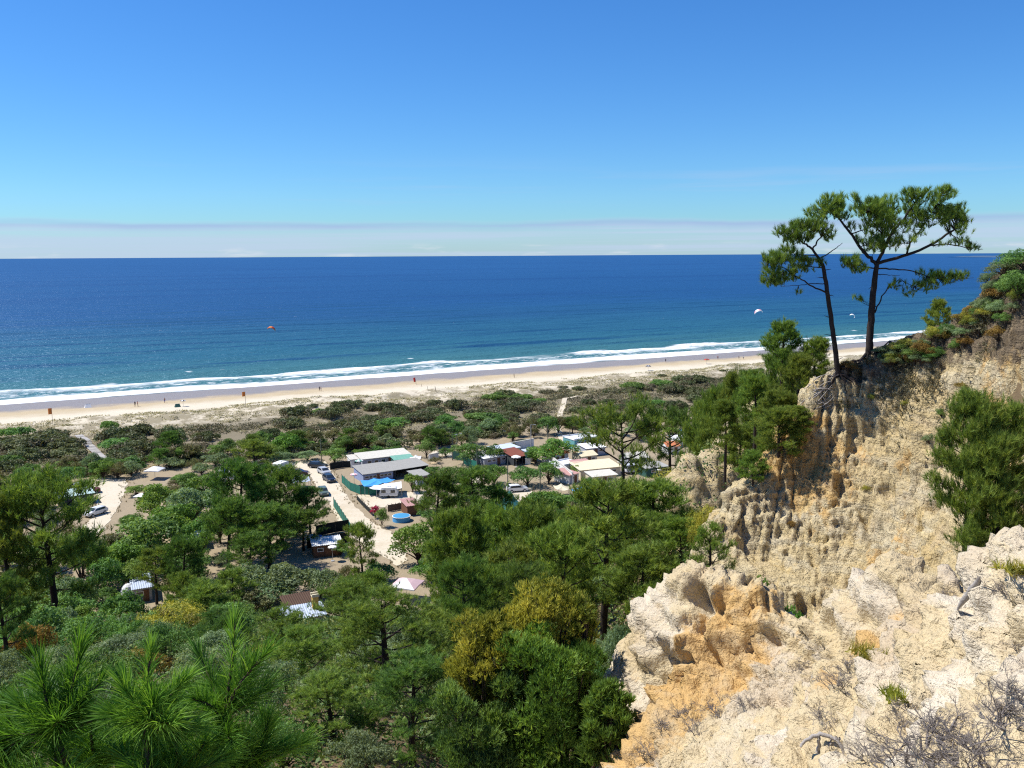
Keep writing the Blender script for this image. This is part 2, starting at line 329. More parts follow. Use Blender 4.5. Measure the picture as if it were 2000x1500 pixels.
def mat_ground():
    """sand flats, dune sand, scrub floor and wooded slope on one sheet; 't' = metres inland, 'hill' = height on the scarp"""
    b = NB('sandy_ground'); P = b.pos(); t = b.attr('t').outputs['Fac']; hill = b.attr('hill').outputs['Fac']
    n1 = b.noise(P, 0.035, 5, 0.6); n2 = b.noise(P, 0.16, 5, 0.62); n3 = b.noise(P, 0.9, 5, 0.65); n4 = b.noise(P, 5, 3, 0.6)
    sand = b.mix(n2, (0.575, 0.50, 0.37), (0.645, 0.575, 0.44)); sand = b.mix(b.ramp(n3, 0.3, 0.8), sand, (0.585, 0.525, 0.405))
    wob = b.add(t, b.mul(b.math('SUBTRACT', n1, 0.5), 18)); wob = b.add(wob, b.mul(b.math('SUBTRACT', n2, 0.5), 9))
    damp = b.mix(n2, (0.43, 0.34, 0.205), (0.49, 0.40, 0.26))
    wet = b.mix(n2, (0.235, 0.205, 0.185), (0.285, 0.245, 0.21))
    c = b.mix(b.ramp(wob, 27, 42), damp, sand); c = b.mix(b.ramp(wob, 17, 26), wet, c)
    # dune mats of dry creeping plants
    mats = b.mul(b.ramp(b.add(n2, b.mul(n3, 0.45)), 0.62, 0.78), b.band(t, 47, 58, 86, 104))
    c = b.mix(b.mul(mats, 0.8), c, b.mix(n3, (0.16, 0.14, 0.075), (0.27, 0.22, 0.13)))
    # scrub floor: dry brown herbs over sand
    scr = b.mul(b.ramp(t, 70, 88), b.ramp(b.add(n2, b.mul(n3, 0.5)), 0.34, 0.66))
    c = b.mix(b.mul(scr, 0.9), c, b.mix(n3, (0.12, 0.105, 0.06), (0.21, 0.17, 0.105)))
    camp = b.mix(n3, (0.40, 0.32, 0.215), (0.30, 0.235, 0.15)); c = b.mix(b.mul(b.ramp(t, 118, 128), 0.75), c, camp)
    litter = b.mix(n3, (0.10, 0.07, 0.04), (0.22, 0.16, 0.09)); c = b.mix(b.ramp(hill, 0.5, 4), c, litter)
    h = b.add(b.mul(n3, 1.0), b.mul(n4, 0.25))
    rough = b.math('MULTIPLY_ADD', b.ramp(wob, 17, 26), 0.5, 0.42)
    return b.out(b.bsdf(c, rough, b.bump(h, 0.5, 0.35), 0.25))
mat_ground()
def mat_cliff():
    b = NB('sandstone'); P = b.pos()
    w = b.n('ShaderNodeVectorMath', operation='ADD'); b.put(w.inputs[0], P)
    big = b.noise(P, 0.09, 5, 0.6); med = b.noise(P, 0.45, 5, 0.62); fi = b.noise(P, 2.4, 6, 0.65); gr = b.noise(P, 11, 4, 0.7)
    strat = b.noise(P, 1.0, 5, 0.6, (0.10, 0.10, 1.7), 0.5); lam = b.noise(P, 1.0, 3, 0.6, (0.25, 0.25, 7.5), 0.6)
    c = b.mix(b.ramp(med, 0.3, 0.7), (0.50, 0.405, 0.235), (0.61, 0.525, 0.345))
    near = b.attr('near').outputs['Fac']                      # the near spur is paler, almost white sand
    c = b.mix(b.mul(near, 0.85), c, b.mix(b.ramp(med, 0.3, 0.7), (0.55, 0.455, 0.33), (0.665, 0.60, 0.485)))
    yel = b.ramp(b.add(strat, b.mul(med, 0.35)), 0.56, 0.74); c = b.mix(b.mul(yel, 0.60), c, (0.55, 0.42, 0.20))
    grey = b.ramp(b.noise(P, 0.3, 4, 0.6, (1, 1, 0.35)), 0.55, 0.72); c = b.mix(b.mul(grey, b.math('MULTIPLY_ADD', near, -0.32, 0.42)), c, (0.44, 0.415, 0.35))
    ora = b.attr('ochre').outputs['Fac']; om = b.ramp(b.add(ora, b.mul(b.math('SUBTRACT', b.noise(P, 1.3, 6, 0.68, (1, 1, 0.55)), 0.5), 2.0)), 0.34, 0.66)
    c = b.mix(b.mul(om, 0.9), c, b.mix(fi, (0.53, 0.31, 0.095), (0.60, 0.41, 0.18)))
    c = b.mix(b.mul(b.ramp(lam, 0.56, 0.66), b.math('MULTIPLY_ADD', near, -0.22, 0.30)), c, (0.46, 0.36, 0.22))
    stk = b.ramp(b.noise(P, 1.0, 4, 0.6, (0.9, 0.9, 0.13), 0.5), 0.54, 0.66); c = b.mix(b.mul(b.mul(stk, 0.65), b.math('SUBTRACT', 1.0, near)), c, b.mix(fi, (0.53, 0.36, 0.13), (0.58, 0.45, 0.22)))
    tan = b.ramp(b.noise(P, 0.8, 6, 0.7), 0.50, 0.68); c = b.mix(b.mul(tan, 0.55), c, b.mix(fi, (0.46, 0.345, 0.20), (0.52, 0.42, 0.28)))
    soil_shade = b.attr('soil_shade').outputs['Fac']; sm = b.ramp(b.add(soil_shade, b.mul(b.math('SUBTRACT', fi, 0.5), 0.9)), 0.45, 0.75)  # dark topsoil tone; on the crest mostly shade put into the colour
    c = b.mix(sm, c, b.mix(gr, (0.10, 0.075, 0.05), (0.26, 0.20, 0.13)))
    c = b.mix(b.mul(b.ramp(gr, 0.58, 0.72), 0.38), c, (0.42, 0.32, 0.21))
    h = b.add(b.mul(fi, 1.0), b.add(b.mul(gr, 0.40), b.mul(lam, b.math('MULTIPLY_ADD', near, -0.28, 0.35))))
    far_ = b.math('SUBTRACT', 1.0, near)
    run = b.math('ABSOLUTE', b.math('SUBTRACT', b.noise(P, 1.0, 4, 0.6, (1.7, 1.7, 0.28), 0.4), 0.5)); bed = b.math('ABSOLUTE', b.math('SUBTRACT', b.noise(P, 1.0, 4, 0.6, (0.35, 0.35, 2.6), 0.8), 0.5))
    vo = b.n('ShaderNodeTexVoronoi', feature='DISTANCE_TO_EDGE'); mp = b.n('ShaderNodeMapping'); mp.inputs['Scale'].default_value = (1.5, 1.5, 0.8); wv = b.n('ShaderNodeVectorMath', operation='ADD'); b.put(wv.inputs[0], P); nv = b.n('ShaderNodeTexNoise'); b.put(nv.inputs['Scale'], 1.3); b.put(nv.inputs['Detail'], 4.0); b.put(nv.inputs['Vector'], P); b.put(wv.inputs[1], nv.outputs['Color']); b.put(mp.inputs[0], wv.outputs[0]); b.put(vo.inputs['Vector'], mp.outputs[0]); b.put(vo.inputs['Scale'], 1.0)
    crack = b.math('SUBTRACT', 1.0, b.ramp(vo.outputs['Distance'], 0.0, 0.07))
    h2 = b.add(b.mul(b.ramp(run, 0.0, 0.10), 0.9), b.add(b.mul(b.ramp(bed, 0.0, 0.06), 0.6), b.mul(crack, -0.9)))
    n1 = b.bump(b.mul(h2, b.math('MULTIPLY_ADD', far_, 0.20, 0.05)), 0.8, 0.28)
    bp = b.n('ShaderNodeBump'); b.put(bp.inputs['Height'], h); b.put(bp.inputs['Strength'], 0.85); b.put(bp.inputs['Distance'], 0.2); b.put(bp.inputs['Normal'], n1)
    return b.out(b.bsdf(c, 0.95, bp.outputs[0], 0.12))
mat_cliff()

# ------------------------------------------------------------------ sea
def build_sea():
    t = np.concatenate([np.arange(-24, 120, 1.5), np.arange(120, 420, 5), np.geomspace(420, 70000, 40)])
    s = np.concatenate([-np.geomspace(60000, 420, 24), np.arange(-400, 700, 5.0), np.geomspace(700, 60000, 24)])
    S, T = np.meshgrid(s, t); n = math.sqrt(1+SHB*SHB)
    ph = T + 7*vn(S/60, T/40, None, 3) + 3*vn(S/17, T/15, None, 9)
    amp = np.interp(T, [-30, 0, 20, 36, 80, 260, 600], [0, 0.05, 0.28, 0.62, 0.42, 0.30, 0])
    amp = np.where((S < -410) | (S > 690), 0, amp)
    Z = amp*(np.sin(ph/24*2*np.pi)*0.7+0.35*vn(S/12, T/6, None, 5))
    Z = Z + np.where((S < -410) | (S > 690), 0, 0.55*np.exp(-((ph-36)/2.6)**2)*(vn(S/40, 0*S, None, 77) > -0.2))
    Z = np.where(T < 6, Z*np.clip(T/6, 0, 1), Z) + np.interp(T, [-24, 0, 4], [-0.35, 0.03, 0.0])
    X = S/n - T*SHB/n; Y = SHA + SHB*S/n + T/n
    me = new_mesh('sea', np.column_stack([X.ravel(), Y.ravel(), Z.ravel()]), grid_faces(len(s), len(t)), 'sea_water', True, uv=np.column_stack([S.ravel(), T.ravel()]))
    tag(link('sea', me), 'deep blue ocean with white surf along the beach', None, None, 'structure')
build_sea()

# ------------------------------------------------------------------ ground and beach
BVH = []
PATCH = [(-1.5, 13.0, 2.6, 22.0, 0.043), (7.5, 52.0, 33.0, 61.0, 0.10), (13.0, 34.0, 74.0, 97.0, 0.28)]   # finely built cliffs: x0 x1 y0 y1 step
def build_ground():
    gx = np.concatenate([np.arange(-420, -70, 5.0), np.arange(-70, 70, 1.0), np.arange(70, 300, 2.5), np.arange(300, 1000, 14)])
    gx = np.concatenate([np.arange(-420, -240, 8.0), np.arange(-240, -70, 2.0), np.arange(-70, 70, 1.0), np.arange(70, 260, 2.2), np.arange(260, 1300, 16)])
    gy = np.concatenate([np.arange(-14, 110, 1.0), np.arange(110, 480, 1.8), np.arange(480, 1250, 12)])
    X, Y = np.meshgrid(gx, gy); Z = height(X, Y)
    for x0, x1, y0, y1, st in PATCH:
        k = sstep(X, x0+0.9, x0+1.9)*sstep(-X, -x1+0.9, -x1+1.9)*sstep(Y, y0+0.9, y0+1.9)*sstep(-Y, -y1+0.9, -y1+1.9); Z = Z - 1.6*k
    hillz = base(X, Y)+np.abs(resid(X, Y))
    Z = Z + 0.25*fbm(X/3, Y/3, None, 3, 44)*sstep(hillz, 1, 6)
    T = shore_t(X, Y); V = np.column_stack([X.ravel(), Y.ravel(), Z.ravel()]); F = grid_faces(len(gx), len(gy))
    tc = T.ravel()[F].mean(1); keep = tc > -140
    at_ = dict(t=T.ravel(), hill=hillz.ravel())
    for nm, m, lb in (('beach', keep & (tc < 55), 'wide pale sand beach with wet strip at the waterline'), ('ground', keep & (tc >= 55), 'dune sand, scrub floor and wooded slope below the cliff')):
        Fm = F[m]; u, inv = np.unique(Fm, return_inverse=True)
        me = new_mesh(nm, V[u], inv.reshape(-1, 4), 'sandy_ground', True, {k: a[u] for k, a in at_.items()})
        tag(link(nm, me), lb, None, None, 'structure')
build_ground()

def build_cliffs():
    labels = ['pale crumbling sand spur with an orange hollowed face', 'tall eroded yellow sandstone cliff below the two pines', 'small pale sandstone outcrop among pines past the cliff']
    for i, (x0, x1, y0, y1, st) in enumerate(PATCH):
        gx = np.arange(x0, x1+st/2, st); gy = np.arange(y0, y1+st/2, st)
        X, Y = np.meshgrid(gx, gy); Z = height(X, Y)
        k = sstep(X, x0, x0+1.2)*sstep(-X, -x1, -x1+1.2)*sstep(Y, y0, y0+1.2)*sstep(-Y, -y1, -y1+1.2)
        gyZ, gxZ = np.gradient(Z, st); sl = np.hypot(gxZ, gyZ); steep = sstep(sl, 0.35, 1.0)
        nx, ny = -gxZ/np.sqrt(1+sl*sl), -gyZ/np.sqrt(1+sl*sl); nz = 1/np.sqrt(1+sl*sl)
        if i == 1: steep = sstep(sl, 0.18, 0.75)
        if i == 0:
            wx = X+0.30*vn(X/0.8, Y/0.8, Z/0.8, 7); wy = Y+0.30*vn(X/0.8, Y/0.8, Z/0.8, 8)
            q = at(1390, 1240, 15.0); face = np.exp(-(((X-q[0])/1.7)**2+((Y-q[1])/1.0)**2)**2)
            zl = Z+0.22*fbm(X/1.3, Y/1.3, None, 3, 4); fr = zl/0.46-np.floor(zl/0.46); ledge = np.where(fr < 0.75, fr/0.75, (1-fr)/0.25)-0.5
            a1 = 0.15*fbm(X/1.5, Y/1.5, Z/1.5, 4, 12) + 0.13*ridged(wx/0.95, wy/0.95, Z/1.5, 4, 61)*(0.45+0.55*steep)
            a2 = 0.085*ridged(wx/0.27, wy/0.27, Z/0.36, 3, 23) + 0.034*fbm(X/0.11, Y/0.11, Z/0.11, 3, 71) + 0.19*ledge*(0.3+0.7*steep)
            fl = ridged(wx/0.55+0.2*vn(Z/0.5, X), Z/2.2, None, 3, 51)
            holes = np.clip(vn(X/0.26, Y/0.8, Z/0.42, 91)-0.15, 0, 1)*steep
            i1, e1, t1 = cells(wx/0.62, wy/0.62, Z/0.48, 5); i2, e2, t2 = cells(wx/0.21, wy/0.21, Z/0.17, 15)
            rk = sstep(vn(X/1.6, Y/1.6, Z/1.6, 37), -0.35, 0.35)                    # loose sand here, broken crust there
            a3 = rk*(0.12*i1+0.15*t1-0.11*np.exp(-e1/0.07))+(0.35+0.65*rk)*(0.045*i2+0.06*t2-0.035*np.exp(-e2/0.08))
            D = a1*0.75+a2+a3-holes*(0.10+0.75*face)+0.26*fl*face-0.12
        elif i == 1:
            u = 0.93*X-0.36*Y                                   # along the face
            wz = Z+0.35*fbm(u/2.2, Z/2.2, None, 3, 14)
            flute = ridged(u/1.9+0.35*vn(Z/2.2, u/3), Z/7.0, None, 3, 19); fl2 = ridged(u/0.62+0.3*vn(Z/1.9, u/1.5), Z/6.5, None, 3, 29)
            fr = wz/0.95-np.floor(wz/0.95); band = np.where(fr < 0.8, fr/0.8, (1-fr)/0.2)-0.5; fr2 = (wz*0.93+0.4)/0.38-np.floor((wz*0.93+0.4)/0.38); band2 = np.where(fr2 < 0.7, fr2/0.7, (1-fr2)/0.3)-0.5
            mk = sstep(vn(u/5, Z/3.5, None, 3), -0.5, 0.5)
            D = 0.24*flute*steep*(0.35+0.8*mk) + 0.13*fl2*(0.35+0.65*steep) + 0.30*band*steep*(1-0.6*mk) + 0.17*band2*steep + 0.15*fbm(X/1.7, Y/1.7, Z/1.7, 4, 33) + 0.10*ridged(X/0.5, Y/0.5, Z/0.5, 3, 36)
            i1, e1, t1 = cells(u/0.62+0.30*vn(Z/1.5, u/2), Y/1.6, Z/2.6+0.3*vn(u, Z), 5); i2, e2, t2 = cells(u/0.27, Y/0.5, Z/0.85, 15)
            D = D*0.66 + steep*(0.13*i1+0.10*t1-0.20*np.exp(-e1/0.06)) + (0.3+0.7*steep)*(0.045*i2+0.05*t2-0.045*np.exp(-e2/0.09))
            rill = vn(u/0.8+0.5*vn(Z/2.5, u/2.5, None, 6), Z/6.0, None, 47); D = D - 0.26*steep*np.exp(-np.abs(rill)/0.07)*sstep(vn(u/3.5, Z/3, None, 48), -0.4, 0.2); rill2 = vn(u/0.34+0.6*vn(Z/1.6, u/1.5, None, 7), Z/3.5, None, 49); D = D - 0.20*steep*np.exp(-np.abs(rill2)/0.10)*sstep(vn(u/2.2, Z/2.0, None, 50), -0.35, 0.25)
            D = D - np.clip(vn(X/0.6, Y/1.4, Z/1.7, 93)-0.38, 0, 1)*1.2*steep
        else:
            D = 0.5*ridged(X/2.2, Y/2.2, Z/4, 4, 19)*(0.4+0.6*steep) + 0.3*fbm(X/1.2, Y/1.2, Z/1.2, 3, 33)
        D = D*k
        V = np.column_stack([(X+nx*D).ravel(), (Y+ny*D).ravel(), (Z+nz*D).ravel()])
        if i == 0:
            q = at(1400, 1290, 14.3); och = 0.78*np.exp(-(((X-q[0])/1.25)**2+((Y-q[1])/0.9)**2)) + 0.72*np.exp(-(((X-2.2)/0.7)**2+((Y-13.4)/1.0)**2)) + 0.6*np.exp(-(((X-4.5)/0.55)**2+((Y-11.4)/0.6)**2)) + 0.12
            soil_shade = 0.35*sstep(-X, -1.4, -0.2) + 0*X; near = np.ones_like(X)
        elif i == 1:
            q = at(1570, 900, 49); och = 1.0*np.exp(-(((X-q[0])/2.4)**2+((Z-q[2])/2.8)**2))+0.42*sstep(vn(u/1.3, Z/6, None, 88), 0.1, 0.5)+0.25*np.clip(vn(u/6, Z/1.2, None, 66), 0, 1)
            CB = np.array([at(*a) for a in crestB]); CB = CB[np.argsort(CB[:, 0])]; cz = np.interp(X, CB[:, 0], CB[:, 2]); wid = np.interp(X, [16, 19, 22, 26, 28], [0.3, 1.0, 2.4, 3.0, 2.2]); soil_shade = 0.78*sstep(Z, cz-wid*1.25, cz-wid*0.35)*sstep(X, 17, 19.5) + 0*X; near = 0*X  # crest band: some topsoil, mostly the pines' cast shade painted in
        else: och = 0.15+0*X; soil_shade = 0*X; near = 0*X
        from mathutils.bvhtree import BVHTree; BVH.append(BVHTree.FromPolygons(V.tolist(), grid_faces(len(gx), len(gy)).tolist()))
        me = new_mesh('cliff', V, grid_faces(len(gx), len(gy)), 'sandstone', True, dict(ochre=och.ravel(), soil_shade=soil_shade.ravel(), near=near.ravel()))
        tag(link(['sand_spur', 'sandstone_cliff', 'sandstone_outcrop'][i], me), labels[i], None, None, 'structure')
build_cliffs()
# ------------------------------------------------------------------ plants: materials
def foliage(name, dark, mid, light, transl=0.36, warm=(1.25, 1.15, 0.55), rough=0.55, patch=None):
    b = NB(name); t = b.attr('tint').outputs['Fac']
    oi = b.n('ShaderNodeObjectInfo').outputs['Random']
    c = b.mix(b.ramp(t, 0.0, 0.55), dark, mid); c = b.mix(b.ramp(t, 0.5, 1.0), c, light)
    if patch:
        pn = b.noise(b.obj(), patch[1], 3, 0.6); c = b.mix(b.mul(b.ramp(pn, patch[2], patch[2]+0.14), patch[3]), c, patch[0])
    hv = b.n('ShaderNodeHueSaturation'); b.put(hv.inputs['Color'], c); b.put(hv.inputs['Hue'], b.math('MULTIPLY_ADD', oi, 0.035, 0.4825)); b.put(hv.inputs['Value'], b.math('MULTIPLY_ADD', b.math('FRACT', b.mul(oi, 7.3)), 0.38, 1.04)); c = hv.outputs[0]
    tr = b.n('ShaderNodeBsdfTranslucent'); wv = b.n('ShaderNodeMix', data_type='RGBA', blend_type='MULTIPLY'); b.put(wv.inputs[0], 1.0); b.put(wv.inputs[6], c); b.put(wv.inputs[7], warm); b.put(tr.inputs['Color'], wv.outputs[2])
    m = b.n('ShaderNodeMixShader'); b.put(m.inputs[0], transl); b.nt.links.new(b.bsdf(c, rough, None, 0.22), m.inputs[1]); b.nt.links.new(tr.outputs[0], m.inputs[2])
    return b.out(m.outputs[0])
foliage('pine_needles', (0.073, 0.123, 0.025), (0.154, 0.241, 0.042), (0.266, 0.343, 0.067))
foliage('pine_needles_dark', (0.048, 0.101, 0.024), (0.098, 0.189, 0.038), (0.182, 0.280, 0.056))
foliage('near_needles', (0.048, 0.105, 0.013), (0.105, 0.210, 0.026), (0.20, 0.33, 0.05), 0.40, patch=((0.18, 0.14, 0.05), 7.0, 0.62, 0.3))
foliage('shrub_leaves', (0.050, 0.108, 0.031), (0.108, 0.206, 0.050), (0.186, 0.304, 0.078))
foliage('bright_leaves', (0.060, 0.120, 0.022), (0.115, 0.215, 0.038), (0.205, 0.310, 0.064))
foliage('grey_leaves', (0.078, 0.118, 0.055), (0.147, 0.211, 0.102), (0.235, 0.304, 0.153))
foliage('dune_leaves', (0.056, 0.072, 0.030), (0.105, 0.132, 0.055), (0.165, 0.190, 0.085), 0.25, patch=((0.150, 0.128, 0.080), 0.35, 0.50, 0.75))
foliage('dune_brown_leaves', (0.085, 0.082, 0.048), (0.145, 0.135, 0.080), (0.22, 0.195, 0.115), 0.2, patch=((0.09, 0.12, 0.045), 0.4, 0.52, 0.8))
foliage('yellow_leaves', (0.13, 0.17, 0.03), (0.34, 0.345, 0.050), (0.58, 0.54, 0.09), 0.38, (1.1, 1.05, 0.7))
foliage('olive_leaves', (0.065, 0.075, 0.028), (0.125, 0.135, 0.050), (0.20, 0.20, 0.085), 0.3, patch=((0.17, 0.12, 0.07), 0.8, 0.5, 0.8))
foliage('rusty_leaves', (0.126, 0.079, 0.021), (0.221, 0.152, 0.032), (0.315, 0.231, 0.053), 0.3, (1.1, 1.0, 0.7))
foliage('gorse_leaves', (0.118, 0.147, 0.024), (0.245, 0.265, 0.035), (0.412, 0.392, 0.055), 0.28, patch=((0.12, 0.075, 0.045), 0.5, 0.5, 0.7))
foliage('red_flowers', (0.25, 0.015, 0.045), (0.42, 0.03, 0.08), (0.55, 0.08, 0.14), 0.3, (1.1, 0.9, 0.9))
foliage('dune_plants', (0.167, 0.157, 0.083), (0.294, 0.265, 0.137), (0.470, 0.402, 0.235), 0.15)
foliage('undergrowth_leaves', (0.039, 0.083, 0.024), (0.088, 0.147, 0.039), (0.206, 0.225, 0.074), 0.25, patch=((0.14, 0.095, 0.045), 0.12, 0.56, 0.7))
simple('bark', (0.085, 0.062, 0.048), 0.95, 0.1, 0.5, 2.5, bump=0.6)
simple('dark_bark', (0.045, 0.036, 0.032), 0.95, 0.1, 0.45, 2.5, bump=0.6)
simple('dry_twig', (0.21, 0.185, 0.17), 0.95, 0.1, 0.3, 4)
simple('driftwood', (0.34, 0.31, 0.28), 0.9, 0.1, 0.35, 5, bump=0.4)

# ------------------------------------------------------------------ plants: geometry
def nrm(a): return a/np.maximum(np.linalg.norm(a, axis=-1, keepdims=True), 1e-9)
def needles(rg, pos, axis, L, n, wd, spread, tint=None, along=0.55):
    """tufts of pointed needles: (verts, faces, tint)"""
    N = len(pos); ax = np.repeat(axis, n, 0); L = np.repeat(np.broadcast_to(L, (N,)), n)*rg.uniform(0.7, 1.12, N*n)
    d = nrm(ax+spread*nrm(rg.normal(size=(N*n, 3)))*rg.uniform(0.35, 1.0, (N*n, 1)))
    b = np.repeat(pos, n, 0)+ax*(rg.uniform(-along, along*0.4, N*n)*L)[:, None]
    s = nrm(np.cross(d, rg.normal(size=(N*n, 3))))*(wd*0.5)
    V = np.stack([b-s, b+s, b+d*L[:, None]], 1).reshape(-1, 3)
    tt = np.repeat(rg.uniform(0, 1, N) if tint is None else tint, n)+rg.normal(0, 0.13, N*n)
    return V, np.arange(len(V)).reshape(-1, 3), np.repeat(np.clip(tt, 0, 1), 3)
def leaves(rg, pos, nor, size, aspect=0.45, tint=None, jit=0.7):
    """diamond leaves lying roughly square to nor"""
    N = len(pos); n = nrm(nor+jit*rg.normal(size=(N, 3))); a = nrm(np.cross(n, rg.normal(size=(N, 3)))); c = np.cross(n, a)
    s = np.broadcast_to(size, (N,))*rg.uniform(0.6, 1.25, N); a = a*s[:, None]*0.5; c = c*s[:, None]*0.5*aspect
    V = np.stack([pos-a, pos+c-a*0.1, pos+a, pos-c-a*0.1], 1).reshape(-1, 3)
    tt = (rg.uniform(0, 1, N) if tint is None else tint)+rg.normal(0, 0.12, N)
    return V, np.arange(len(V)).reshape(-1, 4), np.repeat(np.clip(tt, 0, 1), 4)
def tube(pts, rad, k=6):
    pts = np.asarray(pts, float); rad = np.broadcast_to(rad, (len(pts),)); tg = nrm(np.gradient(pts, axis=0)); ref = np.array([0.31, 0.17, 0.93]) if abs(tg[0][2]) < 0.8 else np.array([0.93, 0.31, 0.1])
    a = nrm(np.cross(tg, ref)); b = np.cross(tg, a); an = np.arange(k)*2*np.pi/k
    V = pts[:, None]+rad[:, None, None]*(np.cos(an)[None, :, None]*a[:, None]+np.sin(an)[None, :, None]*b[:, None])
    n = len(pts); i = np.arange(n*k).reshape(n, k); j = np.roll(i, -1, 1)
    return V.reshape(-1, 3), np.stack([i[:-1], j[:-1], j[1:], i[1:]], -1).reshape(-1, 4)
def join(parts):
    V = []; F = []; o = 0
    for v, f in parts: V.append(v); F.append(f+o); o += len(v)
    return np.vstack(V), np.vstack(F)
def bez(p0, p1, p2, n):
    t = np.linspace(0, 1, n)[:, None]; return (1-t)**2*p0+2*t*(1-t)*p1+t*t*p2

def pine_proto(seed, H, Rr, cb, nl=18, nsub=8, ntuft=6, L=0.42, nn=14, wd=0.035, mat='pine_needles', bark='dark_bark', flat=0.5, droop=0.0, stem=1.2, rough=1.0):
    """maritime pine: bare stem, rising limbs, brushes of needles at the twig ends. returns (trunk mesh, crown mesh, H, Rr)"""
    rg = np.random.default_rng(seed); tubes = []; tp = []; ta = []
    n = 9; zz = np.linspace(0, H*0.95, n); lean = rg.normal(0, 0.035, 2)*H
    path = np.column_stack([lean[0]*(zz/H)**1.6+np.cumsum(rg.normal(0, 0.03, n))*0.6, lean[1]*(zz/H)**1.6+np.cumsum(rg.normal(0, 0.03, n))*0.6, zz]); path[:, :2] -= path[0, :2]
    r0 = 0.017*H+0.05; full = np.vstack([path[0]+[0, 0, -stem*H], path[0]+[0, 0, -stem*H*0.4], path]); rad = np.concatenate([[r0*1.3, r0*1.15], np.interp(zz/H, [0, 0.5, 0.95], [r0, r0*0.7, r0*0.14])])
    tubes.append(tube(full, rad, 7))
    for i in range(nl):
        u = (i+0.5)/nl; t = cb+(0.97-cb)*u**0.85; p0 = np.array([np.interp(t*H, path[:, 2], path[:, q]) for q in range(3)])
        az = i*2.39996+rg.normal(0, 0.3); prof = (1-0.82*u**(1.2/flat))*(0.62+0.38*min(1, u*3.5)); ln = Rr*prof*rg.uniform(0.72, 1.12)
        el = R(rg.uniform(-2, 22)-droop+20*u); d = np.array([math.cos(az)*math.cos(el), math.sin(az)*math.cos(el), math.sin(el)])
        p2 = p0+d*ln+np.array([0, 0, ln*rg.uniform(0.05, 0.28)]); p1 = p0+d*ln*0.5+rg.normal(0, 0.06*ln, 3); P = bez(p0, p1, p2, 7)
        rl = r0*0.34*(0.5+0.5*ln/Rr); tubes.append(tube(P, np.linspace(rl, rl*0.25, 7), 4))
        for j in range(nsub):
            f = rg.uniform(0.30, 1.0)**0.75; k = f*6; a = int(min(k, 5)); q0 = P[a]+(P[a+1]-P[a])*(k-a)
            sd = nrm(d*rg.uniform(0.3, 1.0)+rg.normal(0, 0.62, 3)*[1, 1, 0.55]+[0, 0, 0.25]); sl = Rr*rg.uniform(0.12, 0.30)*(1.15-0.4*f); q2 = q0+sd*sl+[0, 0, sl*0.25]
            tubes.append(tube(bez(q0, q0+sd*sl*0.55, q2, 3), [rl*0.3, rl*0.2, rl*0.1], 3))
            for m in range(ntuft):
                g = rg.uniform(0.35, 1.08); c = q0+(q2-q0)*g+rg.normal(0, 0.16*L/0.42*rough, 3)*[1.5, 1.5, 0.9]
                tp.append(c); ta.append(nrm(sd*0.45+np.array([0, 0, 0.75])+rg.normal(0, 0.3, 3)))
    tp = np.array(tp); ta = np.array(ta)
    V, F, T = needles(rg, tp, ta, L, nn, wd, 0.95)
    tm = new_mesh('pine_trunk', *join(tubes), bark, True); cm = new_mesh('pine_crown', V, F, mat, attrs=dict(tint=T))
    return tm, cm, H, Rr
def lobes(rg, n, Rr, H, zmin=0.15, spread=0.62, lump=0.5):
    c = []
    for i in range(n):
        az = i*2.39996+rg.normal(0, 0.4); r = Rr*spread*math.sqrt((i+0.3)/n); z = H*(0.80-0.45*(r/Rr)**1.5)*rg.uniform(0.75, 1.08)
        rr = lump*Rr*rg.uniform(0.6, 1.05)*(0.85 if i else 1.1); c.append((r*math.cos(az), r*math.sin(az), max(z-rr*0.55, H*zmin), rr))
    return np.array(c)
def leafy_proto(seed, H, Rr, n=3000, size=0.28, mat='shrub_leaves', nl=9, trunk=True, stem=0.9, aspect=0.55, jit=0.7, lump=0.46, zs=0.8, ragged=0.12, flowers=None):
    """rounded shrub or small tree: several leafy lobes of uneven size over forked stems"""
    rg = np.random.default_rng(seed); lb = lobes(rg, nl, Rr, H, lump=lump); w_ = lb[:, 3]**2; pick = rg.choice(nl, n, p=w_/w_.sum())
    d = nrm(rg.normal(size=(n, 3))); d[:, 2] = np.where(d[:, 2] < -0.35, -d[:, 2], d[:, 2]); rr = lb[pick, 3]*(1-np.abs(rg.normal(0, 0.13, n)))
    wob = 1+ragged*2.2*fbm(d[:, 0]*2.2+pick*3.1, d[:, 1]*2.2, d[:, 2]*2.2, 3, seed % 90)
    P = lb[pick, :3]+d*(rr*wob)[:, None]*[1, 1, zs]
    P[:, 2] = np.maximum(P[:, 2], 0.02*H)
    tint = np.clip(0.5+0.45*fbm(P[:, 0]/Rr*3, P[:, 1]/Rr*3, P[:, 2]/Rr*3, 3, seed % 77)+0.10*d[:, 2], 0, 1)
    V, F, T = leaves(rg, P, d, size, aspect, tint, jit)
    cm = new_mesh('crown', V, F, mat, attrs=dict(tint=T)); tubes = []
    if trunk:
        r0 = 0.022*H+0.03; b0 = np.array([0, 0, -stem*H])
        tubes.append(tube(np.array([b0, [0, 0, 0], [0.02*H, 0, 0.25*H]]), [r0*1.3, r0*1.1, r0], 6))
        for c in lb: tubes.append(tube(bez(np.array([0, 0, 0.1*H]), np.array([c[0]*0.35, c[1]*0.35, c[2]*0.75]), c[:3], 5), np.linspace(r0*0.6, r0*0.15, 5), 4))
        tm = new_mesh('trunk', *join(tubes), 'bark', True)
    else: tm = None
    return tm, cm, H, Rr

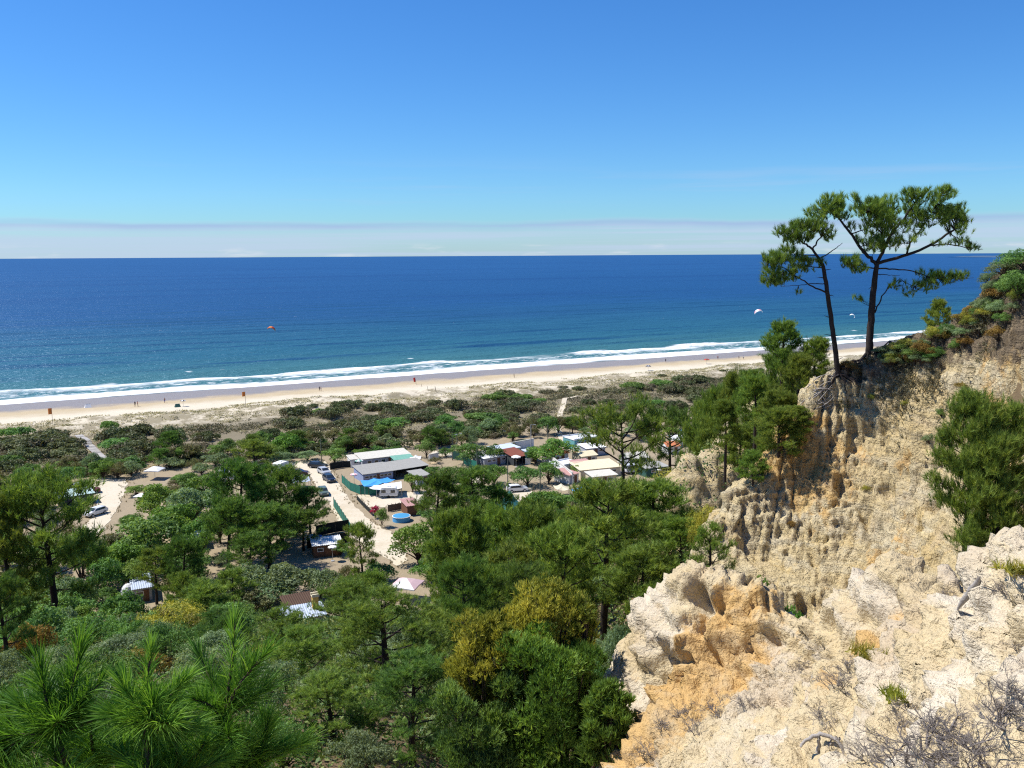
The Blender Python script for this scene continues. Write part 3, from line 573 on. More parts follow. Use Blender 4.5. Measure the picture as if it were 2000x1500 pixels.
PR = {}
def protos():
    P = pine_proto
    PR['pine'] = [P(101, 9, 3.6, 0.24, nl=26, nsub=11, ntuft=7), P(102, 9, 3.4, 0.22, flat=0.8, nl=26, nsub=11, ntuft=7), P(103, 10, 3.3, 0.28, nl=26, nsub=11, ntuft=7), P(104, 8, 3.2, 0.18, flat=0.9, nl=26, nsub=11, ntuft=7)]
    PR['dense'] = [P(201, 8, 3.8, 0.30, nl=26, nsub=11, ntuft=6, mat='pine_needles_dark', flat=1.0), P(202, 8, 3.6, 0.28, nl=26, nsub=11, ntuft=6, mat='pine_needles_dark', flat=0.85)]
    PR['near'] = [P(301, 8, 2.9, 0.18, nl=26, nsub=11, ntuft=7, L=0.30, nn=20, wd=0.017, flat=0.85, stem=0.8), P(302, 9, 2.8, 0.22, nl=26, nsub=11, ntuft=7, L=0.30, nn=20, wd=0.017, flat=0.7, stem=0.8), P(303, 8, 3.0, 0.15, nl=30, nsub=10, ntuft=7, L=0.32, nn=20, wd=0.018, flat=0.9, stem=0.8, mat='pine_needles_dark')]
    PR['open'] = [P(401, 11, 4.4, 0.50, nl=16, nsub=9, ntuft=7, flat=0.6, mat='pine_needles_dark'), P(402, 11, 4.2, 0.58, nl=17, nsub=9, ntuft=7, flat=0.5)]
    PR['bushy'] = [P(451, 4.6, 2.3, 0.05, nl=30, nsub=11, ntuft=7, L=0.30, nn=20, wd=0.019, flat=1.2, stem=0.8), P(452, 4.4, 2.4, 0.04, nl=30, nsub=11, ntuft=7, L=0.30, nn=20, wd=0.019, flat=1.0, stem=0.8)]
    Lf = leafy_proto
    PR['round'] = [Lf(504, 6.0, 2.7, 4400, 0.24, nl=16, lump=0.30, ragged=0.3), Lf(505, 4.2, 3.4, 4400, 0.24, nl=18, lump=0.27, ragged=0.32), Lf(501, 5, 3.2, 4200, 0.26), Lf(502, 5.5, 3.0, 4200, 0.26, nl=11), Lf(503, 4.6, 3.4, 4400, 0.24, nl=13, lump=0.38)]
    PR['bright'] = [Lf(513, 5.6, 2.8, 4600, 0.22, 'bright_leaves', nl=18, lump=0.27, ragged=0.3), Lf(511, 5, 3.2, 4600, 0.25, 'bright_leaves', nl=12, lump=0.4), Lf(512, 4.4, 3.4, 4600, 0.24, 'bright_leaves', nl=14, lump=0.36)]
    PR['olive'] = [Lf(515, 4.0, 3.0, 4600, 0.20, 'olive_leaves', nl=17, lump=0.28, ragged=0.3), Lf(516, 5.2, 2.6, 4600, 0.20, 'olive_leaves', nl=12, lump=0.34, ragged=0.35), Lf(517, 3.4, 3.4, 4600, 0.18, 'olive_leaves', nl=20, lump=0.26, ragged=0.3)]
    PR['grey'] = [Lf(521, 4.6, 3.2, 4600, 0.24, 'grey_leaves', nl=12, lump=0.4), Lf(522, 4.2, 3.3, 4600, 0.22, 'grey_leaves', nl=15, lump=0.34)]
    PR['gorse'] = [Lf(531, 4.0, 3.2, 7000, 0.16, 'gorse_leaves', nl=12, lump=0.42, aspect=0.3), Lf(532, 3.6, 3.2, 7000, 0.16, 'gorse_leaves', nl=14, lump=0.36, aspect=0.3)]
    PR['rusty'] = [Lf(541, 3.4, 2.6, 5200, 0.15, 'rusty_leaves', nl=13, lump=0.36, ragged=0.2), Lf(542, 3.2, 2.8, 5200, 0.15, 'rusty_leaves', nl=15, lump=0.33, ragged=0.2)]
    PR['near_round'] = [Lf(551, 3.6, 2.6, 9000, 0.13, 'shrub_leaves', nl=15, lump=0.34, aspect=0.4, ragged=0.2), Lf(552, 3.4, 2.6, 9000, 0.13, 'grey_leaves', nl=17, lump=0.32, aspect=0.4, ragged=0.2)]
    PR['dune'] = [Lf(601+i, 2.1, 4.0, 3400, 0.34, 'dune_leaves', nl=12+3*i, trunk=False, lump=0.36-0.02*i, zs=0.75) for i in range(4)]
    PR['dune_brown'] = [Lf(621+i, 1.6, 4.0, 3000, 0.30, 'dune_brown_leaves', nl=15, trunk=False, lump=0.30, zs=0.7) for i in range(2)]
    PR['dune_green'] = [Lf(631+i, 2.6, 3.4, 3400, 0.30, 'shrub_leaves', nl=12, trunk=False, lump=0.38) for i in range(2)]
protos()
NAMES = dict(olive='olive_green_shrub', bushy='pine_tree', pine='pine_tree', dense='pine_tree', near='pine_tree', open='pine_tree', round='leafy_tree', bright='leafy_tree', grey='grey_green_shrub', gorse='gorse_shrub', rusty='yellowing_shrub', near_round='leafy_shrub')
CATS = dict(olive='shrub', bushy='pine tree', pine='pine tree', dense='pine tree', near='pine tree', open='pine tree', round='tree', bright='tree', grey='shrub', gorse='shrub', rusty='shrub', near_round='shrub')
VC = [0]
def place(kind, X, Y, ztop, width, label, group=None, zg=None, squash=1.0):
    k = VC[0]; VC[0] += 1; tm, cm, H, Rr = PR[kind][k % len(PR[kind])]
    zg = hz(X, Y) if zg is None else zg; s = width/2/Rr*(1.10 if kind == 'dense' else 1.28 if kind in ('pine', 'dense', 'near', 'open', 'bushy') else 1.12); top = ztop-zg
    isp = kind in ('pine', 'dense', 'near', 'open', 'bushy')
    sz = np.clip(top/H*(0.97 if isp else 1.04), s*0.55, s*(0.95*squash if kind == 'bushy' else 1.55 if isp else 2.3))
    root = bpy.data.objects.new(NAMES[kind], None); col.objects.link(root); root.location = (X, Y, zg); root.empty_display_size = 0.5
    rz = (k*2.39996) % 6.283; off = (0, 0, top-H*sz)
    t = link('trunk', tm, root, off, rz, (s, s, sz)); c = link('crown', cm, root, off, rz, (s, s, sz))
    return tag(root, label, CATS[kind], group)
ORD = ['leftmost']+[w_+' from the left' for w_ in ('second', 'third', 'fourth', 'fifth', 'sixth', 'seventh', 'eighth', 'ninth', 'tenth', 'eleventh', 'twelfth')]+[str(n)+('th' if n//10 == 1 or n % 10 not in (1, 2, 3) else {1: 'st', 2: 'nd', 3: 'rd'}[n % 10])+' from the left' for n in range(13, 80)]
def order(objs, phrase):
    """tell look-alikes apart by their order across the photograph"""
    for o, w_ in zip(sorted(objs, key=lambda o: o.location.x/o.location.y), ORD[:len(objs)-1]+['rightmost']): o['label'] = w_+' of '+phrase
def ty(kind, px, py_top, Y, wpx, label, group=None, squash=1.0):
    p = at(px, py_top, Y); d = math.hypot(Y, p[0]); return place(kind, p[0], Y, p[2], wpx*Y/FPX, label, group, squash=squash)
def tb(kind, px, py_top, py_base, wpx, label, group=None, squash=1.0):
    g = hit(px, py_base, CAMPZ); return ty(kind, px, py_top, g[1], wpx, label, group, squash)
# ------------------------------------------------------------------ woods: wooded slope, camp trees
GS, GC, GB = 'pines on the wooded slope', 'trees among the camp plots', 'bushes on the wooded slope'
LSP = 'maritime pine crowded among the others on the wooded slope'
LSB = 'dense green bush filling the wooded slope between pines'
def woods():
    ty('pine', 90, 942, 92, 215, 'tall dark open pine at the left edge of the photo', GS)
    ty('pine', 8, 985, 88, 130, 'dark pine cut by the left edge of the photo', GS)
    grp = []
    for px, tp, ba, wd, k in [(150, 1012, 1150, 100, 'round'), (285, 985, 1105, 150, 'round'), (232, 1040, 1130, 110, 'bright'), (300, 935, 1015, 110, 'bright'), (372, 932, 1030, 130, 'grey'), (338, 962, 1065, 120, 'bright'), (400, 918, 985, 100, 'bright'), (425, 962, 1060, 90, 'round'), (255, 1083, 1150, 120, 'bright'), (390, 1000, 1090, 100, 'round'), (200, 1075, 1165, 90, 'round')]:
        grp.append(tb(k, px, tp, ba, wd, 'leafy green tree between the sandy car park and the dense pine stand', GC))
    order(grp, 'the leafy trees between car park and pine stand')
    grp = []
    for px, tp, ba, wd in [(462, 910, 1080, 165), (545, 925, 1060, 160), (603, 960, 1052, 100), (440, 985, 1110, 140), (522, 995, 1110, 165), (590, 1000, 1075, 110), (485, 1050, 1140, 130)]:
        grp.append(tb('dense', px, tp, ba, wd, 'dense dark pine in the big stand beside the dirt road', 'pine stand beside the dirt road'))
    order(grp, 'the dense dark pines beside the dirt road')
    tb('pine', 497, 866, 916, 80, 'pine standing alone behind the pale wall near the blue tent')
    tb('dense', 352, 1058, 1180, 115, 'compact dark pine in front of the hut with the white roof', GS); tb('pine', 300, 1078, 1180, 75, 'narrow pine beside the compact dark pine above the grey roof', GS)
    grp = []
    for px, tp, ba, wd in [(470, 1092, 1180, 140), (560, 1085, 1170, 140), (625, 1104, 1170, 90), (520, 1128, 1190, 130), (420, 1120, 1190, 90)]:
        grp.append(tb('grey', px, tp, ba, wd, 'grey-green bush below the dense pine stand', 'grey-green bushes below the pine stand'))
    order(grp, 'the grey-green bushes below the pine stand')
    tb('pine', 706, 1032, 1140, 70, 'small round pine standing at the edge of the dirt road')
    grp = []
    for px, tp, ba, wd in [(815, 1012, 1100, 130), (900, 1022, 1095, 110), (838, 1085, 1135, 90), (865, 1042, 1115, 140), (940, 1060, 1120, 110)]:
        grp.append(tb('bright', px, tp, ba, wd, 'bright green dense tree below the round pool', 'bright green trees below the pool'))
    order(grp, 'the bright green trees below the round pool')
    grp = []
    for px, tp, ba, wd in [(850, 932, 1050, 120), (925, 925, 1045, 150), (982, 962, 1040, 80)]:
        grp.append(tb('dense', px, tp, ba, wd, 'dark pine behind the bright green trees near the teal tent', 'dark pines near the teal tent'))
    order(grp, 'the dark pines near the teal tent')
    for px, tp, ba, wd, k, lb in [(1062, 945, 1012, 110, 'bright', 'rounded green tree beside the teal tent'), (1028, 962, 1030, 60, 'bright', 'small green tree in front of the sandy clearing'), (805, 914, 962, 46, 'bright', 'bright green tree before the long hut with blue panels'),
                                  (878, 905, 940, 62, 'round', 'round tree to the side of the sandy track bend'), (965, 900, 948, 72, 'round', 'olive tree in front of the white-roofed hut'), (1030, 905, 950, 80, 'round', 'brownish tree in front of the red-brown roof'), (1072, 890, 945, 60, 'round', 'dark tree against the long white wall'),
                                  (1082, 850, 905, 112, 'bright', 'broad green tree at the end of the footpath'), (1046, 862, 905, 60, 'bright', 'green tree beside the white boundary wall'), (1152, 926, 965, 48, 'round', 'dark round tree in front of the pale terrace roofs'), (1125, 905, 930, 34, 'bright', 'small garden tree inside the white walled plot'),
                                  (652, 868, 905, 62, 'round', 'dark green tree behind the parked cars'), (706, 872, 892, 42, 'bright', 'bright tree behind the end of the long grey hut'), (738, 866, 892, 56, 'round', 'round tree behind the middle of the long grey hut'), (772, 868, 893, 52, 'round', 'round tree behind the far end of the long grey hut'),
                                  (832, 855, 894, 46, 'round', 'tree beside the white canopy of the long hut'), (912, 855, 906, 76, 'round', 'tree at the bend of the sandy track'), (962, 858, 906, 56, 'round', 'tree behind the white-roofed hut'), (1148, 842, 868, 60, 'grey', 'grey-green tree behind the turquoise house'),
                                  (845, 908, 930, 50, 'round', 'low tree beside the straw parasol'), (905, 938, 975, 60, 'round', 'tree beyond the dark pines by the track'), (960, 938, 985, 60, 'bright', 'tree beside the tall dark pole'), (255, 895, 930, 60, 'grey', 'pale grey-green bush beside the car park'), (640, 1105, 1150, 60, 'grey', 'bush below the brown walled hut'),
                                  (665, 1055, 1085, 50, 'round', 'bush inside the dark fenced plot'), (745, 985, 1030, 30, 'round', 'small green bush by the pool'), (738, 1092, 1140, 84, 'round', 'leafy tree where the road meets the slope'), (265, 944, 968, 54, 'bright', 'bright bush at the edge of the car park'), (302, 948, 976, 64, 'round', 'dark leafy tree above the white gazebo'), (335, 944, 974, 56, 'olive', 'olive bush between the pavilion and the gazebo'), (356, 920, 950, 56, 'bright', 'bright tree beside the white pavilion'), (392, 900, 928, 50, 'grey', 'grey bush left of the blue dome tent'), (255, 998, 1030, 56, 'round', 'leafy tree below the white gazebo'), (480, 918, 950, 50, 'round', 'bush right of the blue dome tent'), (850, 890, 905, 34, 'olive', 'olive bush on the sandy lane'), (880, 962, 1000, 60, 'bright', 'bright tree beyond the camper yard'), (835, 962, 1000, 50, 'round', 'round tree at the end of the camper yard'), (680, 1098, 1140, 70, 'olive', 'olive tree below the brown walled hut'), (1110, 960, 1000, 80, 'round', 'tree in front of the cream canopy'), (1200, 950, 990, 80, 'bright', 'tree in front of the long cream roof'), (1255, 935, 985, 70, 'round', 'tree in front of the pale gabled hut'), (950, 905, 925, 40, 'olive', 'olive bush before the white-roofed hut'), (870, 870, 892, 40, 'round', 'tree at the seaward side of the sandy lane'), (1000, 862, 880, 44, 'olive', 'olive bush behind the white boundary wall')]:
        tb(k, px, tp, ba, wd, lb, GC)
    grp = []
    for px, tp, ba, wd, k in [(60, 935, 965, 90, 'grey'), (130, 905, 945, 80, 'round'), (40, 955, 985, 70, 'round'), (215, 888, 922, 70, 'round'), (250, 885, 915, 80, 'round'), (100, 930, 960, 60, 'round'), (330, 890, 915, 70, 'grey'), (420, 880, 910, 70, 'grey'), (550, 880, 905, 70, 'grey'), (600, 875, 900, 60, 'grey')]:
        grp.append(tb(k, px, tp, ba, wd, 'scrubby tree along the inland edge of the dunes', 'scrubby trees along the inland dune edge'))
    order(grp, 'the scrubby trees along the inland dune edge')
    ty('open', 1222, 806, 128, 165, 'tall pine whose crown hides the turquoise house'); ty('open', 1312, 812, 132, 150, 'tall pine with a leaning dark trunk before the dark green hut')
    grp = []
    for px, tp, Y, wd in [(1372, 805, 112, 95), (1402, 772, 104, 95), (1440, 748, 98, 90), (1478, 735, 92, 95), (1385, 835, 98, 80), (1530, 700, 74, 100)]:
        grp.append(ty('bushy', px, tp, Y, wd, 'pine growing around the small pale outcrop', 'pines around the small outcrop', 1.7))
    order(grp, 'the pines around the small pale outcrop')
    # steep slope, nearer
    grp = []
    for px, tp, Y, wd in [(890, 1012, 62, 170), (962, 1008, 74, 140), (1045, 1000, 70, 165), (1182, 955, 62, 200), (1284, 950, 72, 180), (1110, 1050, 56, 170), (1335, 1025, 60, 120), (1000, 1085, 56, 160), (1250, 1080, 52, 170), (940, 1120, 50, 140)]:
        grp.append(ty('pine', px, tp, Y, wd, LSP, GS))
    order(grp, 'the taller pines higher on the wooded slope')
    ty('near', 1392, 1030, 43, 90, 'small bright pine at the foot of the yellow cliff', GS)
    ty('gorse', 1328, 912, 84, 150, 'broad yellow-green domed bush left of the yellow cliff', GB); ty('gorse', 1378, 985, 66, 80, 'brownish bush under the cliff nose', GB)
    grp = []
    for px, tp, Y, wd in [(755, 1165, 34, 250), (905, 1100, 44, 150), (672, 1150, 46, 170), (590, 1235, 36, 190), (800, 1290, 27, 230), (650, 1330, 27, 190), (545, 1195, 50, 140), (425, 1200, 52, 150), (860, 1200, 38, 150), (480, 1290, 34, 150)]:
        grp.append(ty('near', px, tp, Y, wd, LSP, GS))
    order(grp, 'the near slope pines with distinct needles')
    grp = []
    for px, tp, Y, wd, k in [(60, 1165, 62, 150, 'round'), (165, 1185, 58, 120, 'round'), (335, 1165, 62, 200, 'gorse'), (440, 1165, 64, 130, 'round'), (240, 1140, 76, 120, 'round'), (110, 1240, 40, 140, 'near_round'), (400, 1270, 36, 160, 'near_round'), (180, 1330, 26, 190, 'near_round'), (550, 1390, 24, 170, 'near_round'), (700, 1400, 24, 190, 'near_round'), (20, 1330, 28, 170, 'near_round'), (620, 1290, 34, 130, 'near_round'), (520, 1250, 42, 120, 'gorse'), (300, 1340, 28, 160, 'near_round'), (960, 1420, 19, 220, 'near_round'), (840, 1440, 20, 220, 'near_round'), (1150, 1230, 30, 140, 'near_round'), (1215, 1180, 34, 120, 'near_round')]:
        grp.append(ty(k, px, tp, Y, wd, LSB, GB))
    order(grp, 'the bushes between the slope pines')
    ty('rusty', 52, 1195, 48, 110, 'rusty yellow bush near the left edge of the photo', GB); ty('rusty', 268, 1250, 36, 175, 'golden yellow bush behind the needle tips', GB)
woods()
CLEAR = [(565, 898, 660, 945), (625, 940, 700, 1000), (655, 985, 745, 1050), (700, 1020, 800, 1098), (165, 936, 244, 985), (160, 985, 222, 1025), (112, 940, 190, 985), (262, 962, 295, 984), (287, 914, 342, 928), (420, 903, 470, 940), (640, 884, 840, 962), (690, 955, 800, 1022), (838, 876, 908, 912), (905, 885, 950, 946), (938, 868, 1045, 905), (985, 945, 1042, 985), (978, 955, 1012, 982), (1072, 850, 1215, 960), (1222, 862, 1330, 930), (332, 1032, 405, 1064), (600, 1005, 690, 1082), (236, 1118, 300, 1174), (550, 1172, 638, 1224), (760, 1132, 832, 1168), (540, 900, 610, 942), (470, 903, 528, 914)]
def proj(p):
    d = np.asarray(p, float)-[0, 0, EYE]; dep = d[1]*CP-d[2]*SP; u, v = d[0]/dep, (d[1]*SP+d[2]*CP)/dep; u, v = u*CR-v*SR, u*SR+v*CR; return 1000+FPX*u, 750-FPX*v
def hides(x, y, zg, ztop, wd):
    px, pt = proj((x, y, ztop)); _, pb = proj((x, y, zg)); hw = wd*FPX/y/2*0.9
    return any(px+hw > a and px-hw < c and pt < d and pb > b for a, b, c, d in CLEAR)
def slope_fill():
    # the rest of the closed wood on the slope, spaced a few metres apart
    rg = np.random.default_rng(31); yp, yb = [], []; pts = [(o.location.x, o.location.y) for o in col.objects if o.type == 'EMPTY']; n = 0
    for q in range(4000):
        y = rg.uniform(22, 112); x = rg.uniform(-0.62, 0.30)*y
        if x > np.interp(y, [22, 30, 44, 60, 112], [-2, -1, 5, 12, 24]): continue
        if n >= 95 or any(math.hypot(x-a, y-b) < 1.7+0.030*y for a, b in pts): continue
        px = 1000+FPX*x/y; pine = rg.uniform() < (0.55 if px > 650 else 0.30)
        zg = hz(x, y); h = rg.uniform(4.0, 7.5) if pine else rg.uniform(2.4, 4.2); wd = (rg.uniform(3.4, 5.2) if pine else rg.uniform(3.5, 5.5))*np.interp(y, [22, 60], [0.75, 1.05])
        k = ('near' if y < 55 else 'pine') if pine else ('near_round' if y < 55 else ('round', 'grey', 'bright', 'olive')[int(rg.integers(4))])
        if hides(x, y, zg, zg+h, wd): continue
        pts.append((x, y)); o = place(k, x, y, zg+h, wd, 'leafy bush lost in the closed wood on the slope', 'closed wood on the slope', zg); n += 1
        (yp if pine else yb).append(o)
    order(yp, 'the young pines in the closed slope wood'); order(yb, 'the leafy bushes in the closed slope wood')
slope_fill()
def camp_fill():
    # trees and bushes that close the gaps between the plots
    rg = np.random.default_rng(41); pts = [(o.location.x, o.location.y) for o in col.objects if o.type == 'EMPTY']; n = 0
    for q in range(6000):
        y = rg.uniform(100, 235); x = rg.uniform(-0.62, 0.24)*y
        if shore_t(x, y) < 122 or x > 14+(y-100)*0.22 or n >= 235: continue
        if any(math.hypot(x-a, y-b) < 2.1 for a, b in pts): continue
        zg = hz(x, y); k = ('round', 'bright', 'grey', 'olive', 'round', 'dense', 'olive')[int(rg.integers(7))]; wd = rg.uniform(4.0, 8.0); h = wd*rg.uniform(0.6, 0.85)
        if hides(x, y, zg, zg+h, wd): continue
        pts.append((x, y)); place(k, x, y, zg+h, wd, 'small pine filling a gap between the camp plots' if k == 'dense' else 'leafy bush filling a gap between the camp plots', 'greenery between the camp plots', zg); n += 1
    for q in range(9000):                       # lower bushes where taller ones would hide the plots
        y = rg.uniform(108, 235); x = rg.uniform(-0.62, 0.24)*y
        if shore_t(x, y) < 120 or x > 14+(y-100)*0.22 or n >= 312: continue
        if any(math.hypot(x-a, y-b) < 1.9 for a, b in pts): continue
        zg = hz(x, y); k = ('round', 'bright', 'grey', 'olive')[int(rg.integers(4))]; wd = rg.uniform(2.2, 4.0); h = wd*rg.uniform(0.45, 0.65)
        if hides(x, y, zg, zg+h, wd): continue
        pts.append((x, y)); place(k, x, y, zg+h, wd, 'leafy bush filling a gap between the camp plots', 'greenery between the camp plots', zg); n += 1
    return n
camp_fill()

def flowering_bush():
    """big bush in front of the spur: narrow upright leaves, yellow shoots on its crown"""
    rg = np.random.default_rng(88)
    def mk(px, tp, Y, wd, hh, n, mats, name, label, size, squash=1.0):
        p = at(px, tp, Y); zg = hz(p[0], Y); Rr = wd*Y/FPX/2; H = min(p[2]-zg, hh); root = bpy.data.objects.new(name, None); col.objects.link(root); root.location = (p[0], Y, zg); root.empty_display_size = 0.3
        nb = 80; qr = np.sqrt(rg.uniform(0, 1, nb)); qa = rg.uniform(0, 6.283, nb); qz = H*(0.12+0.80*rg.uniform(0, 1, nb)**0.9)*(1-0.30*qr**3); lb = np.column_stack([Rr*0.78*qr*np.cos(qa), Rr*0.78*qr*np.sin(qa), qz, Rr*rg.uniform(0.18, 0.34, nb)]); pick = rg.choice(nb, n, p=lb[:, 3]/lb[:, 3].sum())
        d = nrm(rg.normal(size=(n, 3))); d[:, 2] = np.where(d[:, 2] < -0.2, -d[:, 2], d[:, 2]); P = lb[pick, :3]+d*(lb[pick, 3]*(1-np.abs(rg.normal(0, 0.22, n))))[:, None]
        zoff = p[2]-zg-H
        V, F, T = needles(rg, P, nrm(d*0.6+[0, 0, 0.8]), size, 5, size*0.24, 0.9, np.clip(0.5+0.5*fbm(P[:, 0]*1.6, P[:, 1]*1.6, P[:, 2]*1.6, 3, 4), 0, 1), 0.3)
        c = link('crown', new_mesh('crown', V, F, mats[0], attrs=dict(tint=T)), root, (0, 0, zoff))
        tubes = [tube(bez(np.array([rg.normal(0, 0.1), rg.normal(0, 0.1), -zoff-0.3]), np.array([l[0]*0.3, l[1]*0.3, l[2]*0.6]), l[:3]+[0, 0, l[3]*0.5], 8), np.linspace(0.035, 0.006, 8), 5) for l in lb]
        link('stems', new_mesh('stems', *join(tubes), 'bark', True), root, (0, 0, zoff)); tag(root, label, 'bush', 'bushes in front of the spur')
        return root
    mk(1080, 1205, 15.5, 330, 99, 15000, ['bright_leaves'], 'leafy_bush', 'big bright green bush at the foot of the near sand spur', 0.12)
    mk(940, 1262, 15.2, 260, 99, 12500, ['shrub_leaves'], 'leafy_bush', 'dark leafy bush to the side of the big bright green one', 0.11)
    mk(1190, 1330, 14.0, 130, 99, 3600, ['bright_leaves'], 'leafy_bush', 'green bush leaning against the left flank of the sand spur', 0.11)
    mk(945, 1188, 15.9, 175, 2.3, 3300, ['yellow_leaves'], 'yellow_flowering_bush', 'yellow flowering shoots on the lower-growing bush in the middle', 0.11)
    mk(1062, 1140, 16.4, 190, 1.9, 2900, ['yellow_leaves'], 'yellow_flowering_bush', 'yellow flowering bush crown nearest the sand spur', 0.11)
    mk(1140, 1150, 16.4, 66, 1.5, 700, ['yellow_leaves'], 'yellow_flowering_bush', 'small yellow flowering sprig beside the larger yellow bush', 0.11)
flowering_bush()

# ------------------------------------------------------------------ dune scrub
PATHS = [[(1165, 772), (1100, 785), (1092, 815), (1090, 835), (1097, 858), (1110, 868)], [(150, 852), (175, 872), (207, 902)], [(0, 852), (160, 850)], [(60, 915), (0, 935)], [(440, 870), (500, 880), (590, 862)]]
def on_path(x, y, r=2.2):
    for P in PATHW:
        for a, b in zip(P[:-1], P[1:]):
            d = b-a; u = np.clip(((x-a[0])*d[0]+(y-a[1])*d[1])/(d@d), 0, 1); q = a+d*u
            if math.hypot(x-q[0], y-q[1]) < r: return True
    return False
PATHW = [[hit(px, py, 2.0)[:2] for px, py in P] for P in PATHS]
def dune_scrub():
    rg = np.random.default_rng(5); LB = {'dune': 'low dark green thicket in the dune scrub behind the beach', 'dune_brown': 'low brownish shrub in the dune scrub behind the beach', 'dune_green': 'fresh green bush in the dune scrub behind the beach'}
    def one(kind, x, y, wd, h, label=None, grp='thickets of the dune scrub'):
        tm, cm, H, Rr = PR[kind][int(rg.integers(len(PR[kind])))]
        o = link('dune_shrub', cm, None, (x, y, hz(x, y)-0.15), rg.uniform(0, 6.28), (wd/2/Rr, wd/2/Rr*rg.uniform(0.75, 1.1), h/H)); return tag(o, label or LB[kind], 'shrub', grp)
    spec = [(228, 862, 112, 4.2, 'dune'), (215, 842, 60, 3.4, 'dune_green'), (335, 860, 95, 4.0, 'dune'), (60, 880, 130, 3.6, 'dune'), (30, 858, 90, 3.6, 'dune_green'), (270, 885, 90, 3.2, 'dune')]
    lbs = ['large dark thicket left of the two standing apart on the dune sand', 'rounded green top of the large thicket on the dune sand', 'domed dark thicket standing apart on pale dune sand', 'dark thicket at the left edge of the photo below the dunes', 'green thicket at the left edge of the photo by the sandy track', 'low dark thicket below the two standing on the dune sand']
    for (px, py, wp, h, k), lb in zip(spec, lbs):
        g = hit(px, py, 2.0); one(k, g[0], g[1], wp*g[1]/FPX, h, lb)
    n = 0; tries = 0; pts = [tuple(hit(a[0], a[1], 2.0)[:2]) for a in spec]
    while n < 292 and tries < 20000:
        tries += 1; s = rg.uniform(-260, 190); t = rg.uniform(72, 140); x = (s/SHN)+t*SHB/SHN; y = SHA+SHB*s/SHN-t/SHN
        if abs(x)/y > 0.60: continue
        dens = vn(s/26, t/13, None, 42)+0.45*vn(s/9, t/6, None, 43)+np.interp(t, [72, 82, 94, 128, 140], [-0.5, -0.05, 0.5, 0.5, 0.2])
        pxx = 1000+FPX*x/y
        if pxx < 480: dens -= 0.35*(1-sstep(t, 95, 112))
        if dens < -0.12 or on_path(x, y, 3.0): continue
        wd = rg.uniform(6.5, 14.0)*(0.6 if t < 78 else 1)
        if any(math.hypot(x-a, y-b) < wd*0.33 for a, b in pts): continue
        if hides(x, y, 2, 2+0.25*wd, wd): continue
        pts.append((x, y)); r = rg.uniform(); k = 'dune' if r < 0.62 else ('dune_brown' if r < 0.88 else 'dune_green'); one(k, x, y, wd, rg.uniform(0.20, 0.30)*wd*(0.65 if k == 'dune_brown' else 1)); n += 1
dune_scrub()
def dune_plants():
    """mats of creeping plants on the foredune and dry herbs between the thickets: one uncountable mass"""
    rg = np.random.default_rng(15); n = 20000; s = rg.uniform(-260, 210, n*4); t = rg.uniform(49, 128, n*4)
    dn = vn(s/11, t/5, None, 81)+0.7*vn(s/4, t/2.5, None, 82)-np.where(t < 57, (57-t)*0.07, 0)+0.05-np.where(t > 86, 0.05, 0)
    k = np.where(dn > 0)[0][:n]; s, t = s[k], t[k]; x = s/SHN+t*SHB/SHN; y = SHA+SHB*s/SHN-t/SHN; z = height(x, y)
    keep = (np.abs(x)/y < 0.62); x, y, z = x[keep], y[keep], z[keep]; N = len(x); m = 7
    P = np.repeat(np.column_stack([x, y, z]), m, 0)+rg.normal(0, 1, (N*m, 3))*[0.45, 0.45, 0.05]; P[:, 2] += rg.uniform(0.02, 0.28, N*m)
    V, F, T = leaves(rg, P, np.tile([0, 0, 1.0], (N*m, 1)), 0.42, 0.6, np.repeat(rg.uniform(0, 1, N), m), 0.6)
    tag(link('dune_ground_cover', new_mesh('dune_ground_cover', V, F, 'dune_plants', attrs=dict(tint=T))), 'creeping plants and dry herbs covering the dunes', None, None, 'stuff')
dune_plants()
def scrub_carpet():
    # knee-high dry scrub closing the ground between the thickets: one uncountable mass
    rg = np.random.default_rng(16); s = rg.uniform(-270, 200, 60000); t = rg.uniform(82, 132, 60000); x = s/SHN+t*SHB/SHN; y = SHA+SHB*s/SHN-t/SHN
    k = (np.abs(x)/y < 0.61) & (vn(s/13, t/8, None, 61)+0.5*vn(s/5, t/4, None, 62)+np.interp(t, [82, 94, 120, 132], [-0.35, 0.12, 0.15, -0.2]) > 0.0) & (t < 150); x, y = x[k], y[k]
    ok = np.ones(len(x), bool)
    for P in PATHW:
        for a, b in zip(P[:-1], P[1:]): d = b-a; u = np.clip(((x-a[0])*d[0]+(y-a[1])*d[1])/(d@d), 0, 1); ok &= np.hypot(x-a[0]-d[0]*u, y-a[1]-d[1]*u) > 1.6
    x, y = x[ok][:11500], y[ok][:11500]; z = height(x, y); N = len(x); m = 11; hh = rg.uniform(0.3, 0.9, N); d = nrm(rg.normal(size=(N*m, 3))); d[:, 2] = np.abs(d[:, 2])
    P = np.repeat(np.column_stack([x, y, z]), m, 0)+d*np.column_stack([np.repeat(rg.uniform(0.5, 1.1, N), m)]*2+[np.repeat(hh, m)]); tn = np.clip(0.5+0.6*vn(x/9, y/9, None, 3)+rg.normal(0, 0.15, N), 0, 1)
    V, F, T = leaves(rg, P, d, 0.44, 0.6, np.repeat(tn, m), 0.6); tag(link('dry_scrub', new_mesh('dry_scrub', V, F, 'dune_brown_leaves', attrs=dict(tint=T))), 'knee-high dry scrub between the dune thickets', None, None, 'stuff')
scrub_carpet()
